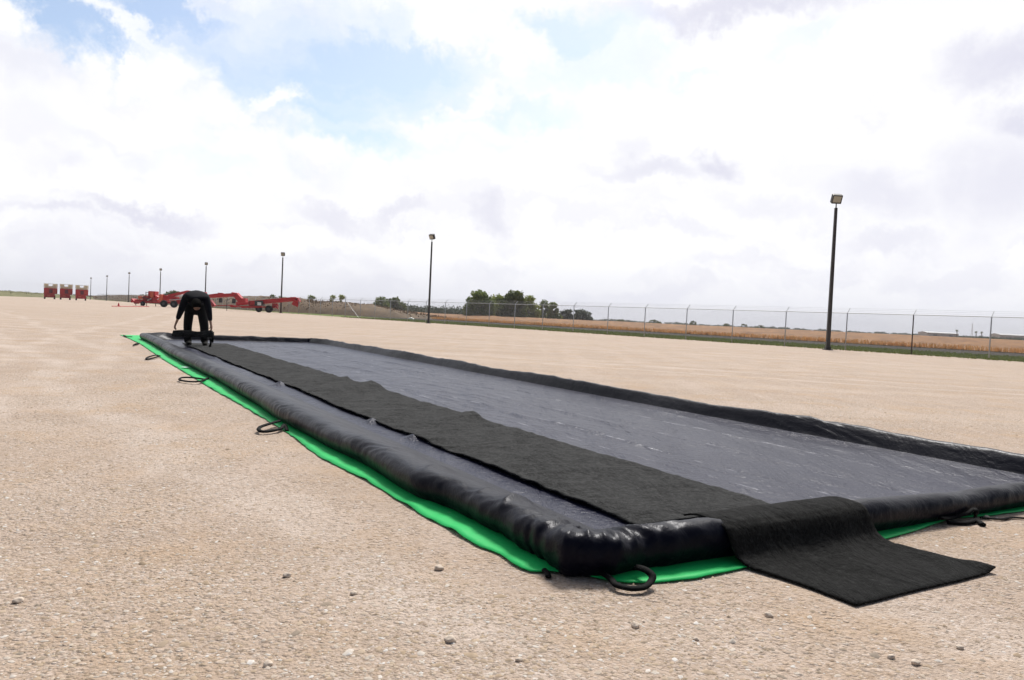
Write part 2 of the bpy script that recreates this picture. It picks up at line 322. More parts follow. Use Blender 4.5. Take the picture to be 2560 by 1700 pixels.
def chain():
    t=MT('chain_link'); t.set('Base Color',(.35,.36,.38)).set('Metallic',.3).set('Roughness',.5)
    uv=t.n.new('ShaderNodeUVMap'); s=t.n.new('ShaderNodeSeparateXYZ'); t.l.new(uv.outputs[0],s.inputs[0])
    P=.06; wdt=.085
    def strand(sign):
        v=t.math('MULTIPLY',t.math('ADD',s.outputs[0],t.math('MULTIPLY',s.outputs[1],sign)),1/(P*1.414)); return t.math('LESS_THAN',t.math('ABSOLUTE',t.math('SUBTRACT',t.math('FRACT',v),.5)),wdt/2)
    a=t.math('MAXIMUM',strand(1),strand(-1))
    tr=t.n.new('ShaderNodeBsdfTransparent'); mx=t.n.new('ShaderNodeMixShader'); t.l.new(a,mx.inputs[0]); t.l.new(tr.outputs[0],mx.inputs[1]); t.l.new(t.b.outputs[0],mx.inputs[2]); t.l.new(mx.outputs[0],t.out.inputs[0]); return t.m
mt_chain=chain()
# ------------------------------------------------------------ ground
def poly_sheet(name,pts,z,mat):
    bm=bmesh.new(); vs=[bm.verts.new((p[0],p[1],z)) for p in pts]; f=bm.faces.new(vs); f.normal_update()
    if f.normal.z<0: f.normal_flip()
    bmesh.ops.triangulate(bm,faces=[f]); me=bpy.data.meshes.new(name); bm.to_mesh(me); bm.free(); o=bpy.data.objects.new(name,me); me.materials.append(mat); col.objects.link(o); tag(o,kind='structure'); return o
def ragged(pts,step,amp,seed):
    out=[]
    for a,b in zip(pts[:-1],pts[1:]):
        a,b=Vector(a),Vector(b); n=max(1,int((b-a).length/step)); d=(b-a).normalized(); nr=Vector((-d.y,d.x))
        for i in range(n):
            p=a.lerp(b,i/n); out.append(p+nr*amp*fbm(p.x*.35+seed,p.y*.35,seed,4))
    out.append(Vector(pts[-1])); return out
SP=2600
poly_sheet('ground',[(-SP,-400),(SP,-400),(SP,SP+900),(-SP,SP+900)],-.06,mt_field)
FN=Vector((.777,.63)); FD=Vector((-.63,.777)); FB=Vector((25,40))          # yard edge: normal, direction, point
def strip(t,off): return FB+FD*t+FN*off
CORNER=Vector((-21.6,98.5)); FAR=Vector((-182,330))
edge=[strip(-110,0),tuple(CORNER),(-60,152),(-178,322),(-212,392),(-183,300),(-163,242),(-330,215),(-330,-120),(40,-120)]
edge=[Vector(e) for e in edge]
g=ragged(edge[:8],1.2,.9,3.1)+edge[8:]
poly_sheet('gravel_yard',g,0,mt_gravel)
poly_sheet('grass_verge',ragged([strip(-140,11),strip(90,12)],1.2,3.2,9)+[Vector((-240,470)),Vector((-420,420)),Vector((-420,150)),Vector((-200,100)),strip(-140,-5)],-.02,mt_verge)
poly_sheet('soil_strip',[strip(-160,12),strip(120,12),strip(140,60),strip(-200,60)],-.04,mt_soil)
# pressed gravel stones: one scatter of small stones, denser near the camera
def pebbles():
    base=np.array([(1,0,0),(.31,.95,0),(-.81,.59,0),(-.81,-.59,0),(.31,-.95,0),(.15,.1,.62),(0,0,-.5)])
    tris=[(0,1,5),(1,2,5),(2,3,5),(3,4,5),(4,0,5)]
    n=42000; V=[];Fc=[];T=[]
    k=0; pts=[]
    while k<n:
        d=1.6+ (rng.random()**1.25)*11.5; a=rng.uniform(-.68,.68); x=d*math.sin(a)*1.05; y=d*math.cos(a)
        q=(x-.39)*.862+(y-3.3)*.507; b=-(x-.39)*.507+(y-3.3)*.862
        if -.5<q<5.1 and -.14<b<20.9: continue
        if .7<q<1.9 and -.8<b<0: continue
        if rng.random()> .45+.9*(fbm(x*.55,y*.55,2,3)+.35): continue
        pts.append((x,y)); k+=1
    pts=np.array(pts); sz=.0032+.0085*rng.random(n)**3.0; big=rng.random(n)<.018; sz[big]*=1.9
    ang=rng.uniform(0,2*PI,n); c,s=np.cos(ang),np.sin(ang)
    sx=sz*rng.uniform(.8,1.5,n); sy=sz*rng.uniform(.6,1.0,n); szz=sz*rng.uniform(.5,1.0,n)
    P=base[None,:6,:]*(1+.25*rng.standard_normal((n,6,1))*.6)
    X=P[:,:,0]*sx[:,None]; Y=P[:,:,1]*sy[:,None]; Z=P[:,:,2]*szz[:,None]
    VX=X*c[:,None]-Y*s[:,None]+pts[:,0:1]; VY=X*s[:,None]+Y*c[:,None]+pts[:,1:2]; VZ=Z+.0006
    V=np.stack([VX,VY,VZ],-1).reshape(-1,3)
    F_=(np.array(tris)[None]+6*np.arange(n)[:,None,None]).reshape(-1,3)
    me=bpy.data.meshes.new('gravel'); me.vertices.add(len(V)); me.vertices.foreach_set('co',V.astype('f').ravel()); me.loops.add(F_.size); me.loops.foreach_set('vertex_index',F_.astype('i').ravel())
    me.polygons.add(len(F_)); me.polygons.foreach_set('loop_start',np.arange(0,F_.size,3).astype('i')); me.update(); me.validate()
    at=me.attributes.new('tone','FLOAT','POINT'); at.data.foreach_set('value',np.repeat(rng.random(n),6).astype('f'))
    me.materials.append(mt_pebble); o=bpy.data.objects.new('gravel',me); col.objects.link(o); tag(o,'small loose pale stones scattered over the gravel yard','gravel',kind='stuff')
pebbles()
# larger loose stones
def stone(px,py,wpx,label,tone=1.):
    p=gp(px,py); s=wpx/F*p.y/2; bm=bmesh.new(); bmesh.ops.create_icosphere(bm,subdivisions=3,radius=1)
    sd_=px*.13
    for v in bm.verts:
        k=1+.38*noise.noise(v.co*1.1+Vector((sd_,py,0)))+.12*noise.noise(v.co*3+Vector((sd_,0,3))); v.co=Vector((v.co.x*k*s,v.co.y*k*s*.8,v.co.z*k*s*.6))
    me=bpy.data.meshes.new('stone'); bm.to_mesh(me); bm.free(); me.polygons.foreach_set('use_smooth',[True]*len(me.polygons)); me.materials.append(mt_stone_d)
    o=bpy.data.objects.new('stone',me); o.location=(p.x,p.y,s*.35); o.rotation_euler=(0,0,px); col.objects.link(o); tag(o,label,'stone','larger stones lying loose on the gravel')
for a in [(1097,1424,26,'tan stone on the gravel just outside the green tarp, left of the near corner'),(717,1442,22,'grey stone lying alone on open gravel left of centre'),
 (884,1486,18,'small brown stone on gravel between the grey stone and the tarp corner'),(1588,1567,26,'rounded grey stone on gravel below the looped handle at the near corner'),
 (1125,1604,30,'flat orange-tan stone near the bottom edge, left of the rounded grey stone'),(1922,1541,22,'brown stone on gravel left of the tip of the black mat'),
 (2288,1660,26,'largest stone of the pair at the bottom right of the photo'),(2228,1645,20,'smaller stone of the pair at the bottom right of the photo'),
 (45,1506,26,'dark stone at the far left edge of the gravel'),(670,1664,26,'low tan stone at the bottom edge of the gravel, left half'),(1298,1652,18,'small stone near the bottom edge at mid photo'),
 (2466,1295,14,'white stone beside the black strap at the right'),(2400,1622,18,'pale stone near the bottom right, right of the stone pair'),(1740,1600,14,'small pale stone right of the rounded grey stone')]: stone(*a)
# ------------------------------------------------------------ containment berm: local frame a (across), b (along)
O2=Vector((.39,3.3)); A2=Vector((.862,.507)).normalized(); B2=Vector((-A2.y,A2.x))
def W(a,b,z=0): p=O2+A2*a+B2*b; return Vector((p.x,p.y,z))
def toab(p): q=Vector((p.x,p.y))-O2; return q.dot(A2),q.dot(B2)
def sstep(e0,e1,x):
    t=max(0,min(1,(x-e0)/(e1-e0))); return t*t*(3-2*t)
AW0,AW1,BW0,BW1=-.19,4.83,-.10,20.75
berm=empty('containment_berm',W((AW0+AW1)/2,(BW0+BW1)/2),math.atan2(A2.y,A2.x))
tag(berm,'long black vinyl spill berm with low padded walls laid open on gravel','spill berm')
# profile: offset inward, height
PROF=[(.10,.004),(.02,.006),(.0,.03),(-.02,.06),(-.022,.10),(-.012,.135),(.012,.156),(.045,.166),(.085,.167),(.13,.162),(.18,.151),(.24,.133),(.30,.110),(.36,.086),(.42,.062),(.48,.038),(.54,.020),(.60,.011)]
PROFN=[(.10,.004),(.02,.006),(.0,.03),(-.02,.06),(-.018,.09),(-.005,.12),(.015,.143),(.04,.157),(.07,.166),(.10,.168),(.135,.162),(.17,.148),(.21,.125),(.25,.098),(.30,.07),(.35,.046),(.40,.03),(.46,.019),(.53,.013),(.60,.011)]
def dense(P):
    out=[]
    for i in range(len(P)-1):
        for k in range(2): t=k/2; out.append((P[i][0]*(1-t)+P[i+1][0]*t,P[i][1]*(1-t)+P[i+1][1]*t))
    out.append(P[-1]); return out
RC=.24
def ring_point(side,t,o):
    """side 0 near(b=BW0), 1 right(a=AW1), 2 far, 3 left ; t in [0,1] incl. half corners"""
    a0,a1,b0,b1=AW0+o,AW1-o,BW0+o,BW1-o; r=max(.03,RC-o*1.1)
    Lx=[AW1-AW0,BW1-BW0][side%2]; ct=RC*1.2/Lx
    C=[((a0,b0),(a1,b0)),((a1,b0),(a1,b1)),((a1,b1),(a0,b1)),((a0,b1),(a0,b0))][side]
    p,q=Vector(C[0]),Vector(C[1]); d=(q-p).normalized(); nin=Vector((-d.y,d.x)); Ls=(q-p).length
    if t<ct:
        th=(t/ct)*PI/4+PI/4   # 45..90 deg of corner arc
        c=p+d*r+nin*r; return c+(-nin*math.sin(th)-d*math.cos(th))*r
    if t>1-ct:
        th=((1-t)/ct)*PI/4+PI/4; c=q-d*r+nin*r; return c+(-nin*math.sin(th)+d*math.cos(th))*r
    u=(t-ct)/(1-2*ct); return p+d*(r+u*(Ls-2*r))
LO=[(0,.06),(1.1,.06),(1.5,-.01),(2.4,.02),(3.2,-.02),(4.8,-.04),(5.9,.0),(8.3,.03),(12.2,.0),(17.8,.05),(21,.03)]
def left_out(b):  # slack bulges of the near long wall
    for (x0,y0),(x1,y1) in zip(LO[:-1],LO[1:]):
        if b<=x1: t=max(0,(b-x0)/(x1-x0)); t=t*t*(3-2*t); return y0+(y1-y0)*t+.012*fbm(b*.8,3.3,0,3)
    return .03
def warp(a,b):    # the far right corner is pulled in and rounded
    e=.26*math.exp(-(math.hypot(a-AW1,b-BW1)/1.0)**2); return a-e,b-e
PEAKS=[]
def build_wall(side,nseg):
    PR=dense(PROF); V=[];Fc=[]; n=len(PR)
    for i in range(nseg+1):
        t=i/nseg
        for j,(o,z) in enumerate(PR):
            Ls=[AW1-AW0,BW1-BW0][side%2]; L0=t*Ls; L1=(1-t)*Ls
            kk={0:1-sstep(.1,.9,L0),1:0,2:1-sstep(.1,.9,L1),3:1}[side]; oo=o if o<.09 else .09+(o-.09)*(.30+.70*kk)
            p=ring_point(side,t,oo); a,b=p.x,p.y; inn=(ring_point(side,t,oo+.01)-ring_point(side,t,oo-.01)).normalized()
            s={0:L0,1:(AW1-AW0)+L0,2:30+L0,3:-L1}[side]; frac=z/.166
            wt=(1-abs(min(1,max(0,(o-.05)/.5))))
            # shallow height variation
            zz=z*(1+.16*fbm(s*.45,7.1,1,3)+.05*fbm(s*1.6,3,2,3))
            # gathers: folds that run over the wall
            fold=noise.noise(Vector((s*3.1+o*2.2,o*1.6,6.)))
            fr=(1-abs(noise.noise(Vector((s*3.6+o*8.0,o*2.5+s*.3,4.))))*2.4)
            fr2=(1-abs(noise.noise(Vector((s*8-o*13,o*5,9.))))*2.2)*max(0,fbm(s*.7,12,3,2)+.4)*(.35 if side==1 else 1)
            env=sstep(0,.05,z)*(.35+.65*wt)
            zz+=env*(.012*fold+.013*fr*max(0,fbm(s*.6,2,5,2)+.3)+.006*fr2)
            nrm=(Vector(((AW0+AW1)/2,(BW0+BW1)/2))-p)
            shift=0
            if o<.3: shift-=env*(.010*fold+.010*fr*max(0,fbm(s*.6,2,5,2)+.3)+.006*fr2)
            endw=sstep(0,.5,(t if True else 0)*[AW1-AW0,BW1-BW0][side%2])*sstep(0,.5,(1-t)*[AW1-AW0,BW1-BW0][side%2])
            if side==3: shift+=left_out(b)*endw*(1-sstep(.1,.6,o))
            elif side==1: shift+=.05*fbm(b*.4,8.8,0,3)*endw*(1-sstep(.1,.6,o)); 
            elif side==2:
                shift+=(.06*fbm(a*.6,4.4,0,3))*endw*(1-sstep(.1,.6,o)); zz*=1+.25*fbm(a*.9,1.7,3,2)
            else: shift+=.02*fbm(a*.7,6.1,0,3)*endw*(1-sstep(.1,.6,o))
            p=p+inn*shift; a,b=p.x,p.y
            # tucked folds at the near corner
            dc=math.hypot(a-AW0,b-BW0)
            if dc<1.1:
                e=math.exp(-(dc/.55)**2)
                th=math.atan2(b-BW0-.35,a-AW0-.35)
                zz+=e*frac*(.034*(1-2*abs(noise.noise(Vector((th*3.2,dc*2.2,2)))))+.012*noise.noise(Vector((a*9,b*9,1))))
                p=p+Vector((1,1))*e*.05*noise.noise(Vector((th*4,dc*3,7)))
            if side==3:
                for (pa,pb,ph,pr) in PEAKS:
                    d=math.hypot((a-pa)/1.3,(b-pb)); zz+=ph*max(0,1-d/pr)**1.3 if d<pr else 0
                # one large tent fold just before the corner
                for fb,k,h_ in ((.72,-.75,.030),(.95,-.4,.016),(1.7,-1.1,.014),(2.3,-.9,.012),(2.9,-1.2,.010)):
                    q=(b-fb)+k*(a-.05); zz+=h_*math.exp(-abs(q)/.05)*sstep(-.25,-.05,a)*(1-sstep(.1,.42,a))
            wa,wb=warp(p.x,p.y); V.append(W(wa,wb,max(.0045,zz)))
    for i in range(nseg):
        for j in range(n-1): Fc.append((i*n+j,(i+1)*n+j,(i+1)*n+j+1,i*n+j+1))
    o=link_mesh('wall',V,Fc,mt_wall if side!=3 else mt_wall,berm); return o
build_wall(0,420); build_wall(1,800); build_wall(2,260); build_wall(3,1300)
# floor
def floor_z(a,b):
    z=.013+.012*max(-.4,fbm(a*.9+b*.15,b*.5,1,3))
    q=noise.noise(Vector((a*1.5+b*.10,b*.30-a*.1,3))); z+=.024*max(0,1-abs(q)*5)*max(0,.35+fbm(a*.5,b*.3,8,2))
    q=noise.noise(Vector((a*4.2+b*.35,b*.75-a*.5,7))); z+=.009*max(0,1-abs(q)*3.8)*max(0,fbm(a*.6,b*.35,41,2)+.45)
    q=noise.noise(Vector((a*1.2-b*.5,b*1.1,17))); z+=.012*max(0,1-abs(q)*6)*max(0,fbm(a*.4,b*.25,28,2)+.15)
    for ca in (2.42,3.05,3.75): z+=.006*math.exp(-((a-ca-.04*fbm(b*.5,ca,0,2))/.02)**2)*(1 if fbm(b*1.1,ca,2,2)>-.05 else .2)
    return max(.006,z)
def grid(name,a0,a1,b0,b1,na,nb,fz,mat,parent,edge=None):
    V=[];Fc=[]
    for i in range(nb+1):
        b=b0+(b1-b0)*i/nb
        for j in range(na+1):
            a=a0+(a1-a0)*j/na; V.append(fz(a,b,j/na,i/nb))
    for i in range(nb):
        for j in range(na): k=i*(na+1)+j; Fc.append((k,k+1,k+na+2,k+na+1))
    return link_mesh(name,V,Fc,mat,parent)
fa0,fa1,fb0,fb1=AW0+.54,AW1-.17,BW0+.17,BW1-.17
def peak(a,b):
    return sum(ph*max(0,1-math.hypot((a-pa)/.8,(b-pb))/pr)**1.6 for pa,pb,ph,pr in ((.56,7.9,.055,.20),(.585,4.35,.045,.17),(.58,3.35,.04,.15)) if abs(b-pb)<pr)
def fl(a,b,u,v):
    e=min(u,1-u)*(fa1-fa0); e2=min(v,1-v)*(fb1-fb0); k=sstep(0,.25,min(e,e2)); ze=.030 if (1-u)*(fa1-fa0)<.25 else .0105; wa,wb=warp(a,b); return W(wa,wb,ze*(1-k)+floor_z(a,b)*k+peak(a,b)*(1-sstep(.60,.68,a)))
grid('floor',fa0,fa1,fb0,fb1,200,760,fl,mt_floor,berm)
# handles: webbing loops fixed to the berm foot
def loop_handle(pts,rad,parent=berm):
    m=MB(); P=[Vector(p) for p in pts]; n=len(P); out=[]
    for i in range(n-1):      # catmull-rom
        p0,p1,p2,p3=P[max(i-1,0)],P[i],P[i+1],P[min(i+2,n-1)]
        for k in range(6):
            t=k/6; out.append(.5*((2*p1)+(p2-p0)*t+(2*p0-5*p1+4*p2-p3)*t*t+(3*p1-p0-3*p2+p3)*t**3))
    out.append(P[-1]); m.tube(out,rad*1.15,8,flat=.6); return m.build('handle',mt_strap,parent,smooth=True)
def gpl(lst): return [gp(x,y,z) for x,y,z in lst]
# near corner ring handle
loop_handle(gpl([(1500,1428,.03),(1528,1448,.03),(1540,1462,.025),(1575,1471,.022),(1610,1468,.024),(1628,1452,.035),(1630,1438,.05),(1612,1424,.06),(1590,1418,.05)]),.014)
loop_handle(gpl([(1360,1424,.02),(1368,1432,.015),(1371,1442,.012)]),.012)
loop_handle(gpl([(700,1052,.05),(672,1060,.05),(650,1068,.04),(648,1076,.03),(665,1079,.025),(700,1072,.03),(712,1062,.04),(718,1078,.01)]),.016)
loop_handle(gpl([(510,948,.04),(480,944,.05),(455,944,.045),(450,950,.03),(475,954,.03),(500,953,.04),(520,945,.02)]),.016)
loop_handle(gpl([(400,890,.03),(388,888,.04),(370,893,.03),(366,898,.02),(376,897,.02),(396,891,.04)]),.017)
loop_handle(gpl([(348,858,.03),(340,859,.05),(333,863,.03),(338,862,.02),(346,860,.03)]),.015)
loop_handle(gpl([(330,842,.05),(318,841,.04),(309,838,.03),(315,841,.02)]),.015)
loop_handle(gpl([(2352,1296,.05),(2380,1294,.03),(2415,1284,.05),(2434,1273,.07),(2441,1280,.06),(2438,1290,.02)]),.014)
loop_handle(gpl([(2370,1306,.012),(2410,1308,.012),(2440,1302,.015),(2458,1312,.012)]),.016)
loop_handle(gpl([(2450,1294,.01),(2500,1298,.01),(2530,1294,.01),(2570,1296,.01)]),.009)
# ------------------------------------------------------------ green ground tarp
def tarp():
    inner=[];outer=[]
    leftp=[(300,838),(320,846),(351,861),(407,899),(478,942),(530,974),(579,1001),(650,1042),(720,1084),(799,1145),(901,1196),(1000,1256),(1100,1316),(1200,1372),(1251,1390),(1278,1413),(1325,1437),(1375,1432),(1440,1440)]
    nearp=[(1560,1462),(1640,1461),(1742,1451),(1800,1438),(1864,1424),(1960,1405),(2060,1382),(2150,1362),(2224,1349),(2300,1326),(2380,1300),(2470,1292),(2560,1280),(2650,1268)]
    pts=[gp(x,y) for x,y in leftp+nearp]
    # resample
    out=[]
    for i in range(len(pts)-1):
        a,b=pts[i],pts[i+1]; n=max(2,int((b-a).length/.05)); 
        for k in range(n): out.append(a.lerp(b,k/n))
    out.append(pts[-1])
    sm=[out[0]]+[(out[i-1]+out[i]*2+out[i+1])/4 for i in range(1,len(out)-1)]+[out[-1]]
    rows=10; V=[];Fc=[]
    for i,p in enumerate(sm):
        a,b=toab(p)
        nr=.012*fbm(p.x*5,p.y*5,1,3)
        p=p+Vector((A2.x,A2.y,0))*nr
        ia=max(a+.05,.12) if b>.3 else max(a,.12); ib=max(b+.05,.14)
        ia=min(ia,5.3); q=W(ia,ib)
        for k in range(rows+1):
            t=k/rows; r=p.lerp(q,t); lift=.006+.010*(1-t)*max(0,fbm(r.x*2.3,r.y*2.3,5,3)+.15)+.003*fbm(r.x*6,r.y*6,2,2)
            # curled flap near the corner
            aa,bb=toab(p); fl_=math.exp(-((bb-1.0)/.35)**2)*(1 if aa<.2 else 0); lift+=fl_*(1-t)*.05*max(0,noise.noise(Vector((bb*5,aa*4,3)))+.2)
            r.z=max(.005,lift); V.append(r)
    n=len(sm)
    for i in range(n-1):
        for k in range(rows): j=i*(rows+1)+k; Fc.append((j,j+1,j+rows+2,j+rows+1))
    o=link_mesh('ground_tarp',V,Fc,mt_green); m=o.modifiers.new('t','SOLIDIFY'); m.thickness=.004
    # plain sheet part that lies under the berm
    tag(o,'bright green ground tarp sticking out from under the black berm','tarp'); return o
tarp()
tg=MB(); p=gp(455,922); q=gp(470,923); tg.bar(p+Vector((0,0,.03)),q+Vector((.0,0,.03)),.10,.004); o=tg.build('paper_tag',mt_white_tag); tag(o,'small white paper tag lying on the green tarp edge beside the berm wall','tag')
# ------------------------------------------------------------ mats
RID=[]
for (px,py,h,wd) in ((844,955,.030,.10),(918,972,.060,.12),(939,977,.05,.14),(1159,1052,.050,.12),(1290,1085,.012,.1),(760,925,.012,.1)):
    a,b=toab(gp(px,py)); RID.append((b,h*1.1,wd*1.9))
def matz(a,b,u,v):
    # runner edge wander
    aa=a+.04*fbm(b*.35,1.2,0,2)*(1 if True else 0)+.012*fbm(b*2,u*.6,4,2)
    z=floor_z(a,b)*.7+.020+.010*fbm(a*1.6,b*1.3,3,3)+.007*fbm(a*2.5+b,b*5,6,3)+.006*max(0,1-abs(noise.noise(Vector((a*.9+b*.5,b*3.2,11))))*5)
    for rb,h,wd in RID:
        q=(b-rb)+(1-u)*.55; z+=h*(u**1.3)*math.exp(-(q/wd)**2*1.6)
    z+=.012*max(0,1-u/.06)*max(0,fbm(b*1.2,9,0,2)+.4)
    return W(aa,b,max(.024,floor_z(aa,b)+.006,z))
o=grid('runner_mat',.60,1.70,.42,18.3,46,900,matz,mt_mat,None); m=o.modifiers.new('t','SOLIDIFY'); m.thickness=.010; m.offset=1
tag(o,'long black felt runner mat laid flat inside the berm beside its near wall','mat')
# mat draped over the near wall
path=[(.13,.160),(.09,.174),(.03,.186),(-.04,.187),(-.10,.180),(-.135,.160),(-.155,.125),(-.172,.085),(-.195,.048),(-.23,.026),(-.28,.014),(-.40,.010),(-.55,.010),(-.76,.010)]
pp=[]
for i in range(len(path)-1):
    for k in range(6): t=k/6; pp.append(tuple(path[i][c]*(1-t)+path[i+1][c]*t for c in (0,1)))
pp.append(path[-1])
for _ in range(2): pp=[pp[0]]+[tuple((pp[i-1][c]+2*pp[i][c]+pp[i+1][c])/4 for c in (0,1)) for i in range(1,len(pp)-1)]+[pp[-1]]
V=[];Fc=[];na=40
for i,(b,z) in enumerate(pp):
    for j in range(na+1):
        u=j/na; a=.655+.09*sstep(0,-.6,b) if False else .655+.095*(1-sstep(-.6,0,b)); a+=u*1.045
        zz=z+.006*fbm(a*3,b*3,1,3); bb=b+.01*fbm(a*2,b,3,2)
        if b<-.3: zz=max(.008,z+.010*max(0,fbm(a*2.2,b*2.2,7,3))+.02*sstep(.93,1,u)*sstep(-.55,-.7,b))
        a+=(.006*fbm(b*14,u*3,3,3) if u in (0,1) else 0); V.append(W(a,bb,zz))
for i in range(len(pp)-1):
    for j in range(na): k=i*(na+1)+j; Fc.append((k,k+1,k+na+2,k+na+1))
o=link_mesh('entry_mat',V,Fc,mt_mat2); m=o.modifiers.new('t','SOLIDIFY'); m.thickness=.009; m.offset=0
tag(o,'short black felt mat draped over the near wall onto the gravel','mat')
# ------------------------------------------------------------ person
PY=18.6
def Q(px,py,dy=0): return PP(px,py,PY+dy)
def skin_obj(name,verts,edges,mat,parent,sub=2,root=0):
    me=bpy.data.meshes.new(name); me.from_pydata([tuple(v[0]) for v in verts],edges,[]); o=bpy.data.objects.new(name,me); col.objects.link(o)
    s=o.modifiers.new('skin','SKIN'); s.use_smooth_shade=True; d=me.skin_vertices[0].data
    for i,v in enumerate(verts):
        r=v[1]; d[i].radius=r if isinstance(r,tuple) else (r,r); d[i].use_root=(i==root)
    u=o.modifiers.new('sub','SUBSURF'); u.levels=sub; u.render_levels=sub; me.materials.append(mat)
    if parent: o.parent=parent; o.matrix_parent_inverse=Matrix.Translation(parent.location).inverted()
    return o
pb=gx(491,PY); person=empty('person',(pb.x,pb.y,0)); tag(person,'person in black clothes bending over to hold the folded mat at the far wall','person')
def P3(px,py,dy): v=Q(px,py,dy); return v
# dy negative = nearer the camera.  pelvis behind, chest and head forward
pel=P3(490,766,.22); 
J=dict(pel=pel,sp1=P3(490,750,.10),sp2=P3(490,737,-.08),chest=P3(490,740,-.22),neck=P3(491,752,-.36),
 hipL=P3(474,772,.20),kneeL=P3(469,815,.12),ankL=P3(470,855,.24),toeL=P3(474,862,.02),
 hipR=P3(505,773,.20),kneeR=P3(511,818,.10),ankR=P3(511,857,.22),toeR=P3(513,866,.0),
 shL=P3(465,744,-.26),elL=P3(451,780,-.28),wrL=P3(441,806,-.30),hdL=P3(436,817,-.31),
 shR=P3(516,746,-.26),elR=P3(523,781,-.28),wrR=P3(527,810,-.30),hdR=P3(530,820,-.31))
head=[(P3(491,757,-.43),.075),(P3(492,767,-.47),.092),(P3(493,775,-.50),.070)]
def hand(w_,h_,sgn):
    return []
bv=[(J['pel'],(.15,.12)),(J['sp1'],.13),(J['sp2'],.10),(J['chest'],.09),(J['neck'],.06),head[0],head[1],head[2],
 (J['shL'],.05),(J['elL'],.048),(J['wrL'],.028),(J['hdL'],(.038,.020)),(J['shR'],.05),(J['elR'],.048),(J['wrR'],.028),(J['hdR'],(.038,.020)),
 (J['hipL'],.09),(J['kneeL'],.06),(J['ankL'],.03),(J['ankL']+Vector((0,-.04,0)),.03),(J['hipR'],.09),(J['kneeR'],.06),(J['ankR'],.03),(J['ankR']+Vector((0,-.04,0)),.03)]
be=[(0,1),(1,2),(2,3),(3,4),(4,5),(5,6),(6,7),(3,8),(8,9),(9,10),(10,11),(3,12),(12,13),(13,14),(14,15),(0,16),(16,17),(17,18),(18,19),(0,20),(20,21),(21,22),(22,23)]
# fingers curling under the edge they hold
for hi,sg in ((11,-1),(15,1)):
    b0=bv[hi][0]
    for k in range(4):
        off=Vector((0,-.03+.02*k,0)); i0=len(bv)
        l=(.030,.036,.034,.026)[k]
        bv.append((b0+off+Vector((-sg*.012,0,-.02)),.0095)); bv.append((b0+off+Vector((-sg*.022,0,-.02-l)),.009)); bv.append((b0+off+Vector((-sg*.045,0,-.03-l)),.008))
        be+=[(hi,i0),(i0,i0+1),(i0+1,i0+2)]
    i0=len(bv); bv.append((b0+Vector((-sg*.03,-.045,.0)),.011)); bv.append((b0+Vector((-sg*.055,-.05,-.012)),.010)); be+=[(hi,i0),(i0,i0+1)]
skin_obj('body',bv,be,mt_skin,person)
mid=lambda a,b,t:a.lerp(b,t)
sv=[(J['pel'],(.20,.18)),(J['sp1'],(.19,.17)),(J['sp2'],(.20,.17)),(J['chest'],(.215,.19)),(P3(490,757,-.32),.20),
 (J['shL'],.105),(mid(J['shL'],J['elL'],.55),.09),(J['elL'],.078),(mid(J['elL'],J['wrL'],.75),.052),(J['shR'],.105),(mid(J['shR'],J['elR'],.55),.09),(J['elR'],.075),(mid(J['elR'],J['wrR'],.8),.048)]
skin_obj('shirt',sv,[(0,1),(1,2),(2,3),(3,4),(3,5),(5,6),(6,7),(7,8),(3,9),(9,10),(10,11),(11,12)],mt_shirt,person)
tv=[(J['pel']+Vector((0,0,-.02)),(.17,.16)),(J['hipL'],.14),(mid(J['hipL'],J['kneeL'],.5),.122),(J['kneeL'],.108),(mid(J['kneeL'],J['ankL'],.6),.10),(J['ankL']+Vector((0,0,-.03)),.095),
 (J['hipR'],.14),(mid(J['hipR'],J['kneeR'],.5),.122),(J['kneeR'],.108),(mid(J['kneeR'],J['ankR'],.6),.10),(J['ankR']+Vector((0,0,-.03)),.095)]
skin_obj('trousers',tv,[(0,1),(1,2),(2,3),(3,4),(4,5),(0,6),(6,7),(7,8),(8,9),(9,10)],mt_trouser,person)
for s in 'LR':
    a,t_=J['ank'+s].copy(),J['toe'+s].copy(); a.z=.085; t_.z=.075; heel=a+Vector((0,.05,-.01))
    skin_obj('boot',[(a+Vector((0,0,.14)),.075),(a,.066),(heel,.06),(t_,.062),(t_+Vector((0,-.09,-.012)),.050)],[(0,1),(1,2),(1,3),(3,4)],mt_boot,person)
skin_obj('hair',[(P3(491,752,-.36),.11),(P3(491,758,-.46),.115),(P3(492,764,-.53),.11),(P3(492,768,-.55),.085)],[(0,1),(1,2),(2,3)],mt_hair,person)
# folded mat held between the hands
def held():
    rows=[(826,-.31),(828,-.32),(832,-.33),(836,-.32),(840,-.30)]; V=[];Fc=[]; n=24
    for k,(py,dy) in enumerate(rows):
        for j in range(n+1):
            u=j/n; px=434+u*(532-434)+( -(.5-u)*6*(k/4)); sag=3.0*math.sin(PI*u)*(.5 if k==0 else .3)
            v=Q(px,py+sag+.02*(px-434),dy+.012*math.sin(u*9+k)); V.append(v)
    for k in range(len(rows)-1):
        for j in range(n): i=k*(n+1)+j; Fc.append((i,i+1,i+n+2,i+n+1))
    o=link_mesh('folded_mat',V,Fc,mt_mat); m=o.modifiers.new('t','SOLIDIFY'); m.thickness=.035
    m=o.modifiers.new('b','BEVEL'); m.width=.01; m.segments=2
    tag(o,'folded black mat held level between the hands of the bending person','mat')
    for px,a,b in ((526,845,872),(532,830,858)):
        mm=MB(); mm.tube([Q(px,a,-.32),Q(px+1,(a+b)/2,-.30),Q(px-2,b-2,-.28)],[.03,.022,.035],8); mm.build('strap_end',mt_strap,o,smooth=True)
held()
